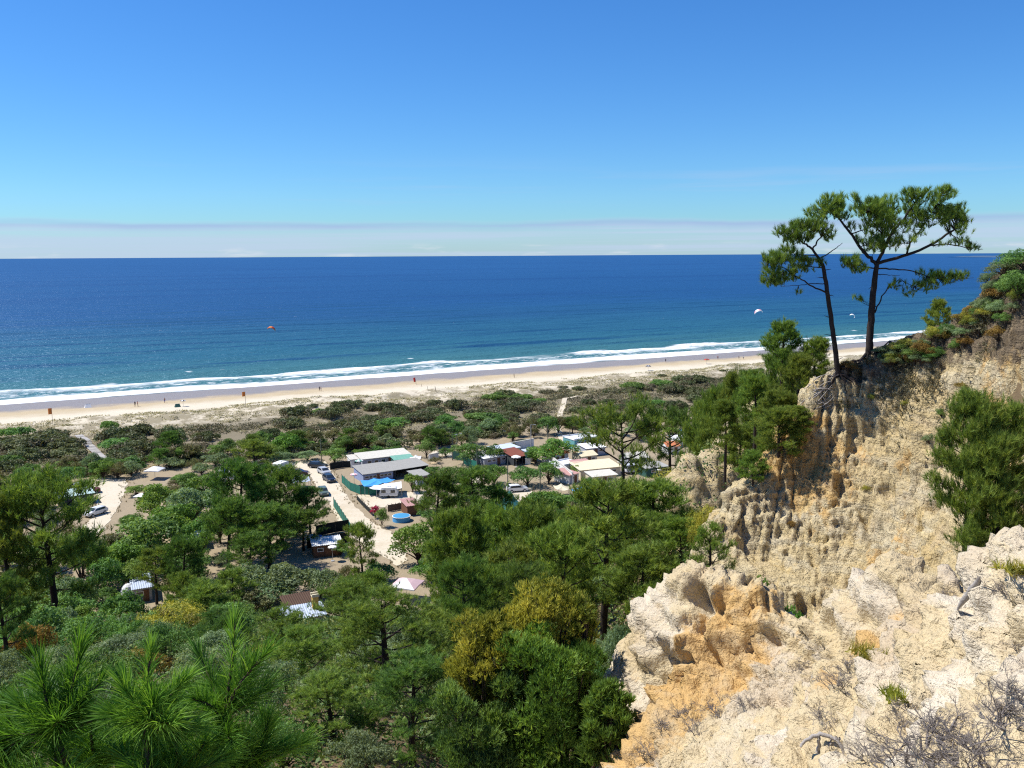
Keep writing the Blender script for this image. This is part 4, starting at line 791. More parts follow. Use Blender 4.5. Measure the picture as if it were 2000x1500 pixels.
def undergrowth():
    rg = np.random.default_rng(25); n = 9000; y = rg.uniform(5, 112, n); x = rg.uniform(-0.64, 0.24, n)*(y+6)
    k = (x < np.where(y < 45, -1.2, 8+(y-45)*0.45)); x, y = x[k], y[k]; z = height(x, y); N = len(x); m = 18
    hh = rg.uniform(0.5, 1.5, N)*np.interp(y, [5, 12, 40, 110], [0.5, 0.8, 1.2, 1.2]); rad = rg.uniform(0.5, 1.1, N)
    d = nrm(rg.normal(size=(N*m, 3))); d[:, 2] = np.abs(d[:, 2])
    P = np.repeat(np.column_stack([x, y, z]), m, 0)+d*np.column_stack([np.repeat(rad, m)]*2+[np.repeat(hh, m)])*rg.uniform(0.7, 1, (N*m, 1))
    V, F, T = leaves(rg, P, d, np.repeat(np.interp(y, [5, 30, 110], [0.12, 0.22, 0.34]), m), 0.55, np.repeat(rg.uniform(0, 1, N), m), 0.7)
    tag(link('undergrowth', new_mesh('undergrowth', V, F, 'undergrowth_leaves', attrs=dict(tint=T))), 'tangled undergrowth covering the wooded slope', None, None, 'stuff')
undergrowth()
# ------------------------------------------------------------------ camp: materials
for nm, c_, ro in [('white_paint', (0.74, 0.74, 0.72), 0.6), ('cream_paint', (0.66, 0.58, 0.42), 0.8), ('grey_wall', (0.36, 0.38, 0.42), 0.8), ('dark_wall', (0.055, 0.06, 0.065), 0.85), ('brown_wall', (0.17, 0.085, 0.05), 0.8), ('blue_wall', (0.27, 0.33, 0.50), 0.6), ('turquoise_wall', (0.13, 0.33, 0.34), 0.7), ('green_wall', (0.035, 0.10, 0.085), 0.8), ('beige_wall', (0.50, 0.40, 0.27), 0.85),
                   ('white_roof', (0.76, 0.77, 0.77), 0.5), ('grey_roof', (0.30, 0.295, 0.275), 0.85), ('pale_roof', (0.52, 0.50, 0.44), 0.8), ('cream_roof', (0.62, 0.55, 0.38), 0.8), ('brown_roof', (0.085, 0.05, 0.033), 0.85), ('red_roof', (0.20, 0.065, 0.045), 0.85), ('orange_roof', (0.52, 0.19, 0.085), 0.8), ('green_roof', (0.15, 0.34, 0.27), 0.7), ('blue_roof', (0.42, 0.48, 0.58), 0.6), ('pink_roof', (0.42, 0.24, 0.22), 0.8), ('turquoise_roof', (0.38, 0.50, 0.48), 0.7),
                   ('blue_tarp', (0.075, 0.33, 0.68), 0.45), ('white_canvas', (0.78, 0.77, 0.74), 0.7), ('teal_canvas', (0.05, 0.22, 0.24), 0.7), ('blue_canvas', (0.03, 0.075, 0.38), 0.6), ('pink_canvas', (0.66, 0.46, 0.46), 0.7), ('straw', (0.46, 0.34, 0.19), 0.95), ('ochre_block', (0.58, 0.37, 0.10), 0.9),
                   ('green_mesh', (0.02, 0.15, 0.11), 0.7), ('black_mesh', (0.012, 0.018, 0.018), 0.8), ('wood_post', (0.13, 0.10, 0.075), 0.9), ('metal_pole', (0.38, 0.38, 0.37), 0.5), ('dark_pole', (0.12, 0.13, 0.11), 0.8), ('pool_blue', (0.07, 0.30, 0.52), 0.35), ('tyre', (0.02, 0.02, 0.02), 0.8), ('chrome', (0.5, 0.5, 0.5), 0.3), ('red_cloth', (0.55, 0.045, 0.035), 0.7), ('orange_cloth', (0.68, 0.22, 0.05), 0.7), ('pink_cloth', (0.72, 0.34, 0.38), 0.6), ('kite_white', (0.8, 0.8, 0.78), 0.5),
                   ('skin', (0.36, 0.20, 0.13), 0.6), ('hair', (0.03, 0.02, 0.015), 0.7), ('dark_cloth', (0.03, 0.035, 0.06), 0.85), ('red_shirt', (0.4, 0.06, 0.05), 0.85), ('white_shirt', (0.7, 0.7, 0.7), 0.85), ('plank', (0.40, 0.38, 0.35), 0.9), ('stone_white', (0.66, 0.60, 0.48), 0.9)]:
    simple(nm, c_, ro, 0.25, 0.16, 1.4)
for nm, c_ in [('car_dark', (0.03, 0.035, 0.045)), ('car_silver', (0.42, 0.44, 0.48)), ('car_navy', (0.02, 0.03, 0.055)), ('car_maroon', (0.055, 0.022, 0.025)), ('car_white', (0.72, 0.73, 0.75)), ('car_red', (0.16, 0.012, 0.02)), ('car_green', (0.10, 0.14, 0.12))]:
    simple(nm, c_, 0.28, 0.55, 0.05, 2)
simple('glass', (0.02, 0.028, 0.035), 0.08, 0.7, 0.1); simple('lamp_glass', (0.6, 0.58, 0.5), 0.2, 0.5, 0.05); simple('tail_red', (0.3, 0.01, 0.01), 0.3, 0.5, 0.05)
def mat_road():
    b = NB('dirt_track'); P = b.pos(); n = b.noise(P, 0.35, 5, 0.65); n2 = b.noise(P, 2.2, 4, 0.65)
    c = b.mix(n, (0.56, 0.49, 0.365), (0.64, 0.575, 0.46)); c = b.mix(b.mul(b.ramp(n2, 0.45, 0.7), 0.6), c, (0.50, 0.415, 0.29)); n3 = b.noise(P, 0.12, 4, 0.7); c = b.mix(b.mul(b.ramp(n3, 0.5, 0.68), 0.5), c, (0.47, 0.385, 0.26)); return b.out(b.bsdf(c, 0.95, b.bump(n2, 0.4, 0.1), 0.1))
mat_road()

# ------------------------------------------------------------------ camp: builders
BOXF = np.array([[0, 3, 2, 1], [4, 5, 6, 7], [0, 1, 5, 4], [1, 2, 6, 5], [2, 3, 7, 6], [3, 0, 4, 7]])
def bx(x0, x1, y0, y1, z0, z1): return np.array([[x0, y0, z0], [x1, y0, z0], [x1, y1, z0], [x0, y1, z0], [x0, y0, z1], [x1, y0, z1], [x1, y1, z1], [x0, y1, z1]], float), BOXF
def cyl(r, z0, z1, k=12, x=0, y=0, r2=None):
    a = np.arange(k)*2*np.pi/k; r2 = r if r2 is None else r2
    V = np.vstack([np.column_stack([x+r*np.cos(a), y+r*np.sin(a), np.full(k, z0)]), np.column_stack([x+r2*np.cos(a), y+r2*np.sin(a), np.full(k, z1)]), [[x, y, z0]], [[x, y, z1]]]); i = np.arange(k); j = (i+1) % k
    F = np.vstack([np.column_stack([i, j, j+k, i+k]), np.column_stack([j, i, np.full(k, 2*k), np.full(k, 2*k)]), np.column_stack([i+k, j+k, np.full(k, 2*k+1), np.full(k, 2*k+1)])])
    return V, F
def pm(name, VF, mat, parent, smooth=False):
    V, F = VF; F = [tuple(dict.fromkeys(f)) for f in np.asarray(F).tolist()]
    return link(name, new_mesh(name, V, F, mat, smooth), parent)
def root(name, loc, rz=0, label=None, cat=None, group=None):
    o = bpy.data.objects.new(name, None); col.objects.link(o); o.location = loc; o.rotation_euler = (0, 0, rz); o.empty_display_size = 0.5; return tag(o, label, cat, group)
def front(pL, pR):
    a = hit(*pL, CAMPZ)[:2]; b = hit(*pR, CAMPZ)[:2]; return (a+b)/2, float(np.hypot(*(b-a))), math.atan2(b[1]-a[1], b[0]-a[0])
def sheet(L, y0, z0, y1, z1, over=0.25, pitch=0.28, amp=0.035, th=0.05):
    """corrugated sheet running along x"""
    n = max(4, int((L+2*over)/pitch*2)); x = np.linspace(-L/2-over, L/2+over, n+1); zz = amp*np.where(np.arange(n+1) % 2, 1, -1)
    m = len(x); V = np.vstack([np.column_stack([x, np.full(m, y), z+zz+dz]) for y, z, dz in ((y0, z0, 0), (y1, z1, 0), (y1, z1, -th), (y0, z0, -th))])
    i = np.arange(m-1); q = lambda a, b: np.column_stack([a*m+i, a*m+i+1, b*m+i+1, b*m+i]); return V, np.vstack([q(0, 1), q(1, 2), q(2, 3), q(3, 0)])
def hut(label, pL, pR, depth, hf, hb, wall, roof, wins=2, gable=False, door=True, name='camp_hut', over=0.28, group='camp huts', open_front=False, flat=False):
    c, L, rz = front(pL, pR); r = root(name, (c[0], c[1], CAMPZ), rz, label, 'hut', group); t = 0.12
    if 2.05 < hf < 3.5: d_ = hf-max(1.95, hf*0.84); hf -= d_; hb -= d_
    if open_front: wv = [bx(-L/2, -L/2+t, 0, depth, 0, min(hf, hb)-0.1), bx(L/2-t, L/2, 0, depth, 0, min(hf, hb)-0.1), bx(-L/2+t, L/2-t, depth-t, depth, 0, min(hf, hb)-0.1)]; wv += [bx(x-0.06, x+0.06, 0, 0.12, 0, hf-0.08) for x in np.linspace(-L/2+t+0.3, L/2-t-0.3, 4)]
    else:
        V, F = bx(-L/2, L/2, 0, depth, 0, hf-0.1); V = V.copy(); V[6:, 2] = hb-0.1; wv = [(V, F)]
        if gable: V[6:, 2] = hf-0.1; wv.append((np.array([[-L/2, 0, hf-0.1], [-L/2, depth, hf-0.1], [-L/2, depth/2, hb-0.1], [-L/2, depth/2, hb-0.1], [L/2, 0, hf-0.1], [L/2, depth, hf-0.1], [L/2, depth/2, hb-0.1], [L/2, depth/2, hb-0.1]]), np.array([[0, 2, 1, 1], [4, 5, 6, 6]])))
    w_ = pm('wall', join(wv), wall, r)
    if flat: pm('roof', join([bx(-L/2-0.1, L/2+0.1, -0.1, depth+0.1, hf-0.06, hf+0.04), bx(-L/2-0.1, L/2+0.1, -0.1, 0.1, hf+0.04, hf+0.3), bx(-L/2-0.1, L/2+0.1, depth-0.1, depth+0.1, hf+0.04, hf+0.3)]), roof, r)
    elif gable: pm('roof', join([sheet(L, -over, hf-0.05, depth/2, hb+0.02), sheet(L, depth/2, hb+0.02, depth+over, hf-0.05)]), roof, r)
    else: pm('roof', sheet(L, -over, hf-0.02*over, depth+over, hb+0.02*over), roof, r)
    if not open_front:
        xs = np.linspace(-L/2, L/2, wins+(2 if door else 1)+1)[1:-1] if wins+door else []
        for i, x in enumerate(xs):
            if door and i == len(xs)//2: pm('door', bx(x-0.4, x+0.4, -0.05, -0.003, 0.02, 1.95 if hf > 2.2 else hf-0.35), 'brown_wall', r)
            else:
                fw = pm('window', join([bx(x-0.5, x+0.5, -0.06, -0.003, 0.9, 0.98), bx(x-0.5, x+0.5, -0.06, -0.003, hf-0.58, hf-0.5), bx(x-0.5, x-0.43, -0.06, -0.003, 0.98, hf-0.58), bx(x+0.43, x+0.5, -0.06, -0.003, 0.98, hf-0.58)]), 'white_paint', r)
                pm('pane', bx(x-0.43, x+0.43, -0.04, -0.004, 0.98, hf-0.58), 'glass', fw)
    return r
def canopy(label, pix, z, mat, name='canopy', cat='canopy', sag=0.25, poles=True, group=None):
    """stretched sheet on poles, corners given clockwise"""
    P = np.array([hit(px, py, z) for px, py in pix]); c = P.mean(0); c[2] = CAMPZ; r = root(name, tuple(c), 0, label, cat, group); n = len(P); Q = P-c; m = 5; V = []; F = []
    top = np.array([0, 0, z-CAMPZ+0.5*sag])
    for i in range(n):
        a, b = Q[i], Q[(i+1) % n]; base_ = len(V)
        for u in range(m+1):
            for v_ in range(m+1):
                e = a+(b-a)*v_/m; e = e+[0, 0, -sag*math.sin(math.pi*v_/m)]; V.append(e*(u/m)+top*(1-u/m)+[0, 0, -0.15*sag*math.sin(math.pi*u/m)])
        for u in range(m):
            for v_ in range(m): q = base_+u*(m+1)+v_; F.append((q, q+m+1, q+m+2, q+1))
    V = np.array(V); V2 = np.vstack([V, V-[0, 0, 0.03]]); F2 = F+[tuple(k+len(V) for k in f[::-1]) for f in F]
    link('canopy_sheet', new_mesh('canopy_sheet', V2, F2, mat), r)
    if poles:
        for q in Q: pm('pole', cyl(0.04, 0, q[2], 6, q[0]*0.98, q[1]*0.98), 'metal_pole', r)
    return r
def parasol(label, px, py, wpx, mats, h=2.3, k=8, name='parasol', square=False, rz=0.3, base_z=CAMPZ, Y=None):
    g = hit(px, py, base_z); rr = wpx*g[1]/FPX/2; r = root(name, (g[0], g[1], base_z), rz, label, 'parasol', 'parasols of the camp'); k = 4 if square else k; mats = mats if isinstance(mats, list) else [mats]
    for j, mt in enumerate(mats):
        V = []; F = []
        for i in range(k):
            if i % len(mats) != j: continue
            a0, a1 = 2*math.pi*i/k, 2*math.pi*(i+1)/k; b0 = len(V); q = 1.2 if square else 1
            p0 = (rr*q*math.cos(a0), rr*q*math.sin(a0)); p1 = (rr*q*math.cos(a1), rr*q*math.sin(a1)); am = (a0+a1)/2; pmid = ((p0[0]+p1[0])/2*0.97, (p0[1]+p1[1])/2*0.97)
            V += [(0, 0, h+rr*0.38), (p0[0]*0.5, p0[1]*0.5, h+rr*0.22), (*p0, h), (*pmid, h+0.05), (*p1, h), (p1[0]*0.5, p1[1]*0.5, h+rr*0.22), (p0[0], p0[1], h-0.16), (p1[0], p1[1], h-0.16), (pmid[0], pmid[1], h-0.11)]
            F += [(b0, b0+1, b0+5), (b0+1, b0+2, b0+3), (b0+1, b0+3, b0+5), (b0+3, b0+4, b0+5), (b0+2, b0+6, b0+8, b0+3), (b0+3, b0+8, b0+7, b0+4)]
        link('canopy_panel', new_mesh('canopy_panel', V, F, mt), r)
    pm('pole', cyl(0.035, 0, h+rr*0.36, 6), 'metal_pole', r); pm('base', cyl(0.28, 0, 0.1, 10), 'grey_wall', r); return r
def car(label, px, py, paint, rz, kind='hatch', group='parked cars'):
    g = hit(px, py, CAMPZ); r = root('parked_car', (g[0], g[1], CAMPZ), rz, label, 'car', group)
    if kind == 'van': pr = [(-2.3, 0.35), (-2.35, 1.0), (-2.25, 2.0), (1.0, 2.05), (1.7, 1.25), (2.3, 1.05), (2.38, 0.35)]; gl = [(-2.0, 1.25, -0.2, 1.8), (0.0, 1.2, 1.2, 1.8)]; roofz = 2.0
    else: pr = [(-2.1, 0.35), (-2.13, 0.85), (-1.95, 1.0), (-1.55, 1.42), (0.35, 1.45), (1.15, 1.0), (2.0, 0.86), (2.1, 0.6), (2.08, 0.35)]; gl = [(-1.45, 1.0, -0.45, 1.36), (-0.38, 1.0, 0.75, 1.36)]; roofz = 1.45
    n = len(pr); V = []
    for yy, tuck in ((-0.86, 0), (0.86, 0)):
        for x, z in pr: V.append((x*(1 if z < 1.02 else 0.985), yy*(1-0.16*max(0, (z-0.95))/0.5 if kind != 'van' else 1-0.05*max(0, z-1)), z))
    F = [tuple(range(n))[::-1], tuple(range(n, 2*n))]+[(i, (i+1) % n, n+(i+1) % n, n+i) for i in range(n)]
    bm = bmesh.new(); vs = [bm.verts.new(v) for v in V]; [bm.faces.new([vs[k] for k in f]) for f in F]; bmesh.ops.recalc_face_normals(bm, faces=bm.faces); bmesh.ops.bevel(bm, geom=list(bm.edges), offset=0.06, segments=2, affect='EDGES'); me = bpy.data.meshes.new('body'); bm.to_mesh(me); bm.free(); me.materials.append(MATS[paint]); link('body', me, r)
    for sgn in (-1, 1):
        for x0, z0, x1, z1 in gl:
            V = []; 
            for x, z in ((x0-0.12, z0), (x1+0.12 if x1 > 0.5 else x1, z0), (x1-0.35 if x1 > 0.5 else x1, z1), (x0+0.12 if x0 < -1 else x0, z1)):
                yb = 0.86*(1-0.16*max(0, (z-0.95))/0.5 if kind != 'van' else 1-0.05*max(0, z-1)); V.append((x, sgn*(yb+0.012), z))
            V += [(x, y-sgn*0.03, z) for x, y, z in V]; link('side_window', new_mesh('side_window', V, [(0, 1, 2, 3), (7, 6, 5, 4), (0, 4, 5, 1), (1, 5, 6, 2), (2, 6, 7, 3), (3, 7, 4, 0)], 'glass'), r)
    if kind == 'van': scr = [((1.02, 2.0), (1.66, 1.3), 0.74), ((-2.345, 1.2), (-2.27, 1.85), 0.7)]
    else: scr = [((0.42, 1.42), (1.10, 1.04), 0.66), ((-1.88, 1.05), (-1.57, 1.39), 0.66)]
    for k, ((xa, za), (xb, zb), hw) in enumerate(scr):
        dx, dz = xb-xa, zb-za; ln = math.hypot(dx, dz); nx_, nz_ = (-dz/ln, dx/ln); s_ = 0.025*(1 if nz_ > 0 else -1)
        V = [(xa+nx_*s_, -hw*0.95, za+nz_*s_), (xb+nx_*s_, -hw*1.08, zb+nz_*s_), (xb+nx_*s_, hw*1.08, zb+nz_*s_), (xa+nx_*s_, hw*0.95, za+nz_*s_)]; V += [(x-nx_*s_*1.6, y, z-nz_*s_*1.6) for x, y, z in V]
        link('windscreen' if k == 0 else 'rear_window', new_mesh('screen', V, [(0, 1, 2, 3), (7, 6, 5, 4), (0, 4, 5, 1), (1, 5, 6, 2), (2, 6, 7, 3), (3, 7, 4, 0)], 'glass'), r)
    xf = pr[-1][0]
    for x in (-1.3, 1.32):
        for sgn in (-1, 1):
            V, F = cyl(0.32, -0.1, 0.1, 14); V = np.column_stack([V[:, 0]+x, V[:, 2]+sgn*0.80, V[:, 1]+0.32]); wh = pm('wheel', (V, F), 'tyre', r); V, F = cyl(0.19, -0.02, 0.02, 10); V = np.column_stack([V[:, 0]+x, V[:, 2]+sgn*0.905, V[:, 1]+0.32]); pm('rim', (V, F), 'chrome', wh)
    for sgn in (-1, 1): pm('headlight', bx(xf-0.06, xf+0.03, sgn*0.62-0.17, sgn*0.62+0.17, 0.62, 0.78), 'lamp_glass', r); pm('tail_light', bx(-2.16, -2.06, sgn*0.66-0.12, sgn*0.66+0.12, 0.72, 0.92), 'tail_red', r)
    return r
def caravan(label, px, py, rz, L=3.6, W=1.9, H=2.2, mat='white_paint', name='caravan'):
    g = hit(px, py, CAMPZ); r = root(name, (g[0], g[1], CAMPZ), rz, label, 'caravan', 'caravans of the camp')
    pr = [(-L/2, 0.45), (-L/2-0.06, 1.0), (-L/2+0.18, H-0.15), (-L/2+0.5, H), (L/2-0.5, H), (L/2-0.18, H-0.15), (L/2+0.12, 1.0), (L/2, 0.45)]; n = len(pr); V = [(x, y, z) for y in (-W/2, W/2) for x, z in pr]
    F = [tuple(range(n))[::-1], tuple(range(n, 2*n))]+[(i, (i+1) % n, n+(i+1) % n, n+i) for i in range(n)]
    bm = bmesh.new(); vs = [bm.verts.new(v) for v in V]; [bm.faces.new([vs[k] for k in f]) for f in F]; bmesh.ops.recalc_face_normals(bm, faces=bm.faces); bmesh.ops.bevel(bm, geom=list(bm.edges), offset=0.05, segments=2, affect='EDGES'); me = bpy.data.meshes.new('body'); bm.to_mesh(me); bm.free(); me.materials.append(MATS[mat]); link('body', me, r)
    for x in (-L*0.28, L*0.25):
        for sg in (-1, 1): fw = pm('window', bx(x-0.42, x+0.42, sg*(W/2+0.015)-0.02, sg*(W/2+0.015)+0.02, 1.1, 1.65), 'glass', r)
    pm('stripe', join([bx(-L/2+0.1, L/2-0.1, -W/2-0.012, -W/2+0.01, 0.82, 0.95)]), 'grey_wall', r); pm('roof_vent', bx(-0.3, 0.3, -0.25, 0.25, H-0.01, H+0.12), 'white_paint', r); pm('tow_bar', bx(L/2, L/2+0.9, -0.05, 0.05, 0.42, 0.5), 'dark_pole', r)
    for sg in (-1, 1):
        V, F = cyl(0.31, -0.09, 0.09, 12); V = np.column_stack([V[:, 0], V[:, 2]+sg*(W/2-0.08), V[:, 1]+0.31]); pm('wheel', (V, F), 'tyre', r)
    return r
def fence(label, pix, h, mat, step=2.2, name='mesh_fence', post='wood_post', z0=0.05, cat='fence'):
    P = [hit(px, py, CAMPZ)[:2] for px, py in pix]; c = P[0]; r = root(name, (c[0], c[1], CAMPZ), 0, label, cat, 'fences of the camp')
    for a, b in zip(P[:-1], P[1:]):
        d = b-a; ln = np.hypot(*d); n = max(1, int(round(ln/step))); nv = np.array([-d[1], d[0]])/ln*0.02
        for k in range(n):
            p = a+d*k/n-c; q = a+d*(k+1)/n-c; sg = 0.06*math.sin(k*2.1)
            V = [(*(p-nv), z0), (*(q-nv), z0), (*(q+nv), z0), (*(p+nv), z0), (*(p-nv), h+sg), (*(q-nv), h-sg), (*(q+nv), h-sg), (*(p+nv), h+sg)]; link('mesh_panel', new_mesh('mesh_panel', V, [tuple(f) for f in BOXF.tolist()], mat), r)
            pm('post', cyl(0.05, 0, h+0.2, 6, p[0], p[1]), post, r)
    return r
def pole(label, px, pyb, pyt, mat='dark_pole', lamp=False, name='utility_pole', arm=False):
    g = hit(px, pyb, CAMPZ); z = at(px, pyt, g[1])[2]; h = z-CAMPZ; r = root(name, (g[0], g[1], CAMPZ), 0, label, 'pole', 'poles of the camp'); pm('shaft', cyl(0.12, 0, h, 8, r2=0.075), mat, r)
    if lamp: pm('lamp_arm', bx(-0.02, 0.9, -0.03, 0.03, h-0.08, h-0.02), mat, r); pm('lamp_head', bx(0.6, 1.15, -0.11, 0.11, h-0.14, h-0.02), 'lamp_glass', r)
    if arm: pm('crossarm', bx(-0.6, 0.6, -0.04, 0.04, h-0.45, h-0.35), mat, r)
    return r
def track(pix, name, label, z=0.05, wob=0.35):
    """a pale sand surface following an outline on the ground, with a ragged edge"""
    P = np.array([hit(px, py, CAMPZ)[:2] for px, py in pix]); rg = np.random.default_rng(len(pix)); Q = []
    for a, b in zip(P, np.roll(P, -1, 0)):
        n = max(2, int(np.hypot(*(b-a))/1.2))
        for k in range(n): Q.append(a+(b-a)*k/n+rg.normal(0, wob*0.5, 2))
    bm = bmesh.new(); f = bm.faces.new([bm.verts.new((*q, CAMPZ+z)) for q in Q]); bmesh.ops.triangulate(bm, faces=[f]); me = bpy.data.meshes.new(name); bm.to_mesh(me); bm.free(); me.materials.append(MATS['dirt_track'])
    for p in me.polygons: pass
    o = link(name, me); 
    if me.polygons[0].normal.z < 0: me.flip_normals()
    return tag(o, label, None, None, 'structure')

# ------------------------------------------------------------------ camp: layout
def camp():
    track([(563, 906), (572, 901), (600, 899), (625, 899), (640, 905), (650, 925), (668, 955), (695, 992), (730, 1022), (768, 1042), (778, 1062), (800, 1092), (780, 1106), (742, 1084), (712, 1066), (686, 1048), (662, 1020), (644, 985), (624, 957), (606, 932), (592, 918)], 'dirt_road', 'pale dirt road running down through the camp')
    track([(160, 938), (200, 934), (246, 936), (246, 952), (238, 978), (222, 1005), (205, 1032), (165, 1060), (140, 1062), (150, 1040), (180, 1010), (190, 985), (186, 962)], 'sandy_car_park', 'bright sandy car park beside the dark hut')
    track([(836, 886), (850, 881), (884, 880), (890, 886), (905, 895), (880, 893), (862, 890)], 'sandy_lane', 'sandy lane between the huts and the scrub')
    track([(912, 915), (926, 918), (946, 936), (940, 945), (920, 948), (905, 938)], 'sandy_yard', 'bare sandy patch between trees in the camp', 0.06)
    track([(985, 962), (1008, 955), (1042, 952), (1035, 968), (1012, 984), (995, 975)], 'sandy_clearing', 'sandy clearing behind the teal tent', 0.06)
    track([(1092, 866), (1104, 858), (1118, 862), (1126, 872), (1108, 873)], 'path_end_square', 'small sandy opening where the footpath meets the camp', 0.06)
    track([(690, 968), (735, 964), (800, 962), (838, 958), (842, 972), (815, 986), (760, 992), (716, 990)], 'caravan_yard', 'sandy yard in front of the camper', 0.055)
    # centre huts
    hut('long hut with grey sheet roof at the back of the camp', (708, 915), (802, 904), 4.8, 2.5, 2.9, 'grey_wall', 'pale_roof', 5); hut('small whitewashed annex at the end of the long grey-roofed hut', (686, 914), (706, 912), 3.6, 2.2, 2.4, 'white_paint', 'pale_roof', 1, door=False)
    hut('hut with blue-white panels and grey tiled roof above the blue tarp', (710, 944), (768, 936), 5.6, 2.3, 2.9, 'blue_wall', 'grey_roof', 6, over=0.35); hut('open porch continuing the grey tiled roof', (769.5, 936), (836, 925), 5.2, 2.3, 2.9, 'dark_wall', 'grey_roof', 0, open_front=True)
    hut('lean-to with green roof behind the grey tiled roof', (772, 918), (808, 914), 2.8, 2.7, 3.0, 'green_wall', 'green_roof', 0, door=False); hut('grey roofed shed beside the bright green tree', (815, 948), (840, 944), 4.0, 1.9, 2.2, 'grey_wall', 'grey_roof', 1)
    canopy('blue tarp stretched in front of the blue-white hut', [(704, 938), (730, 934), (757, 932), (772, 936), (748, 943), (712, 950)], CAMPZ+2.1, 'blue_tarp'); canopy('white canopy stretched beside the blue tarp over the camper', [(714, 948), (748, 941), (784, 940), (785, 953), (735, 956)], CAMPZ+1.9, 'white_canvas'); canopy('white canopy at the far end of the long grey-roofed hut', [(800, 893), (812, 888), (823, 890), (821, 896), (805, 898)], CAMPZ+2.4, 'white_canvas')
    caravan('white camper with grey stripe parked on the sandy yard', 760, 971, 0.02, 3.4, 1.9, 2.1); caravan('white caravan at the top of the pine stand by the road', 549, 924, 1.2, 3.4, 2.0, 2.5); caravan('white caravan roof showing above the pines near the blue canopies', 545, 938, 0.2, 3.4, 2.0, 2.1); caravan('small white caravan roof below the blue tent', 459, 938, 0.3, 2.8, 1.9, 2.1); caravan('tiny white trailer half hidden by the pine stand', 431, 950, 0.3, 2.2, 1.6, 1.7)
    canopy('pair of blue canopies over the plot beside the dirt road', [(559, 936), (580, 929), (603, 930), (607, 938), (585, 940), (566, 942)], CAMPZ+2.0, 'blue_roof')
    rd = math.atan2(-1, 0.38)
    car('dark grey car parked furthest up the dirt road', 621, 914, 'car_dark', rd+0.9); car('silver car parked between two dark cars', 633, 926, 'car_silver', rd+0.2); car('dark navy car parked lowest in the row by the road', 643, 940, 'car_navy', rd+0.15); car('dark maroon car parked on the pine side of the road', 583, 929, 'car_maroon', 0.1); car('grey-green car half hidden by pines beside the road', 631, 966, 'car_green', rd)
    car('dark red car parked beside the hut at the sandy car park', 174, 964, 'car_red', 0.5); car('white car parked alone on the sandy car park', 187, 1006, 'car_white', -2.0); car('white car beside the turquoise house', 1137, 880, 'car_white', 0.4); car('white van parked between huts at the far end of the camp', 1240, 924, 'car_white', 0.3, 'van'); car('white car on the sandy clearing behind the teal tent', 1010, 960, 'car_white', 0.25)
    fence('green mesh fence at the bend beside the dirt road', [(668, 943), (684, 958), (704, 966), (736, 968)], 1.7, 'green_mesh'); fence('wire fence posts along the dirt road below the camper', [(697, 976), (706, 986), (718, 998), (728, 1008)], 0.9, 'black_mesh', 3.0)
    fence('black mesh fence above the brown walled hut', [(600, 1072), (640, 1066), (682, 1060)], 1.8, 'black_mesh'); fence('black mesh fence around the upper plot beside the road', [(618, 1048), (655, 1040), (682, 1036)], 1.9, 'black_mesh'); fence('green mesh fence along the pine stand by the road', [(652, 990), (668, 1015), (684, 1040)], 1.7, 'green_mesh'); fence('dark mesh fence behind the parked cars', [(645, 918), (670, 914), (700, 912)], 1.5, 'black_mesh'); fence('slatted fence behind the round pool', [(758, 1000), (780, 996), (800, 995)], 1.3, 'wood_post', 0.9, 'paling_fence')
    fence('dark green gate fence at the bend of the sandy track', [(884, 897), (906, 900)], 2.0, 'green_wall'); fence('green fence along the sandy patch in the camp', [(905, 905), (920, 914), (932, 918)], 1.9, 'green_mesh')
    fence('dark fence behind the flat-roofed hut at the car park', [(124, 966), (160, 961)], 1.8, 'dark_wall')
    # pool
    g = hit(784, 1017, CAMPZ); r = root('round_pool', (g[0], g[1], CAMPZ), 0, 'round blue above-ground pool with a flat cover', 'pool'); pm('pool_wall', cyl(1.55, 0, 0.85, 32), 'blue_tarp', r); pm('rim', join([cyl(1.62, 0.85, 0.93, 32)]), 'white_paint', r); pm('cover', cyl(1.5, 0.93, 0.96, 32), 'pool_blue', r)
    hut('shed with faded red roof by the round pool', (796, 1008), (818, 1005), 3.4, 1.9, 2.3, 'brown_wall', 'pink_roof', 0, door=True)
    g = hit(733, 1012, CAMPZ); tm, cm, H, Rr = leafy_proto(901, 2.6, 1.2, 1400, 0.2, 'red_flowers', nl=9, lump=0.42, ragged=0.25); r = root('bougainvillea', (g[0], g[1], CAMPZ), 0, 'red flowering bougainvillea at the corner of the pool plot', 'plant'); link('crown', cm, r); link('trunk', tm, r)
    parasol('faded red and white parasol inside the green mesh fence', 692, 948, 16, ['pink_cloth', 'white_canvas']); parasol('green and white parasol before the long grey-roofed hut', 702, 920, 17, ['green_roof', 'white_canvas']); parasol('straw parasol beside the porch', 848, 925, 14, 'straw', k=10); parasol('blue parasol against the black mesh fence', 624, 1074, 14, ['blue_canvas', 'blue_canvas', 'white_canvas']); parasol('small white parasol in front of the brown walled hut', 650, 1096, 18, 'white_canvas'); parasol('large pinkish white square parasol alone among the pines', 795, 1172, 66, ['white_canvas', 'pink_canvas'], 2.3, square=True, rz=0.5); parasol('white gazebo roof among trees beside the car park', 278, 990, 28, 'white_canvas', 2.2, square=True, rz=0.6, name='gazebo'); parasol('white square pavilion at the top edge of the camp', 303, 935, 36, 'white_canvas', 2.0, square=True, rz=0.7, name='gazebo'); parasol('white parasol in front of the red-brown roof', 1008, 912, 20, 'white_canvas'); parasol('pale parasol in the corner of the terrace plot', 1213, 922, 16, 'pale_roof'); parasol('white parasol in front of the dark green hut', 1288, 938, 10, 'white_canvas')
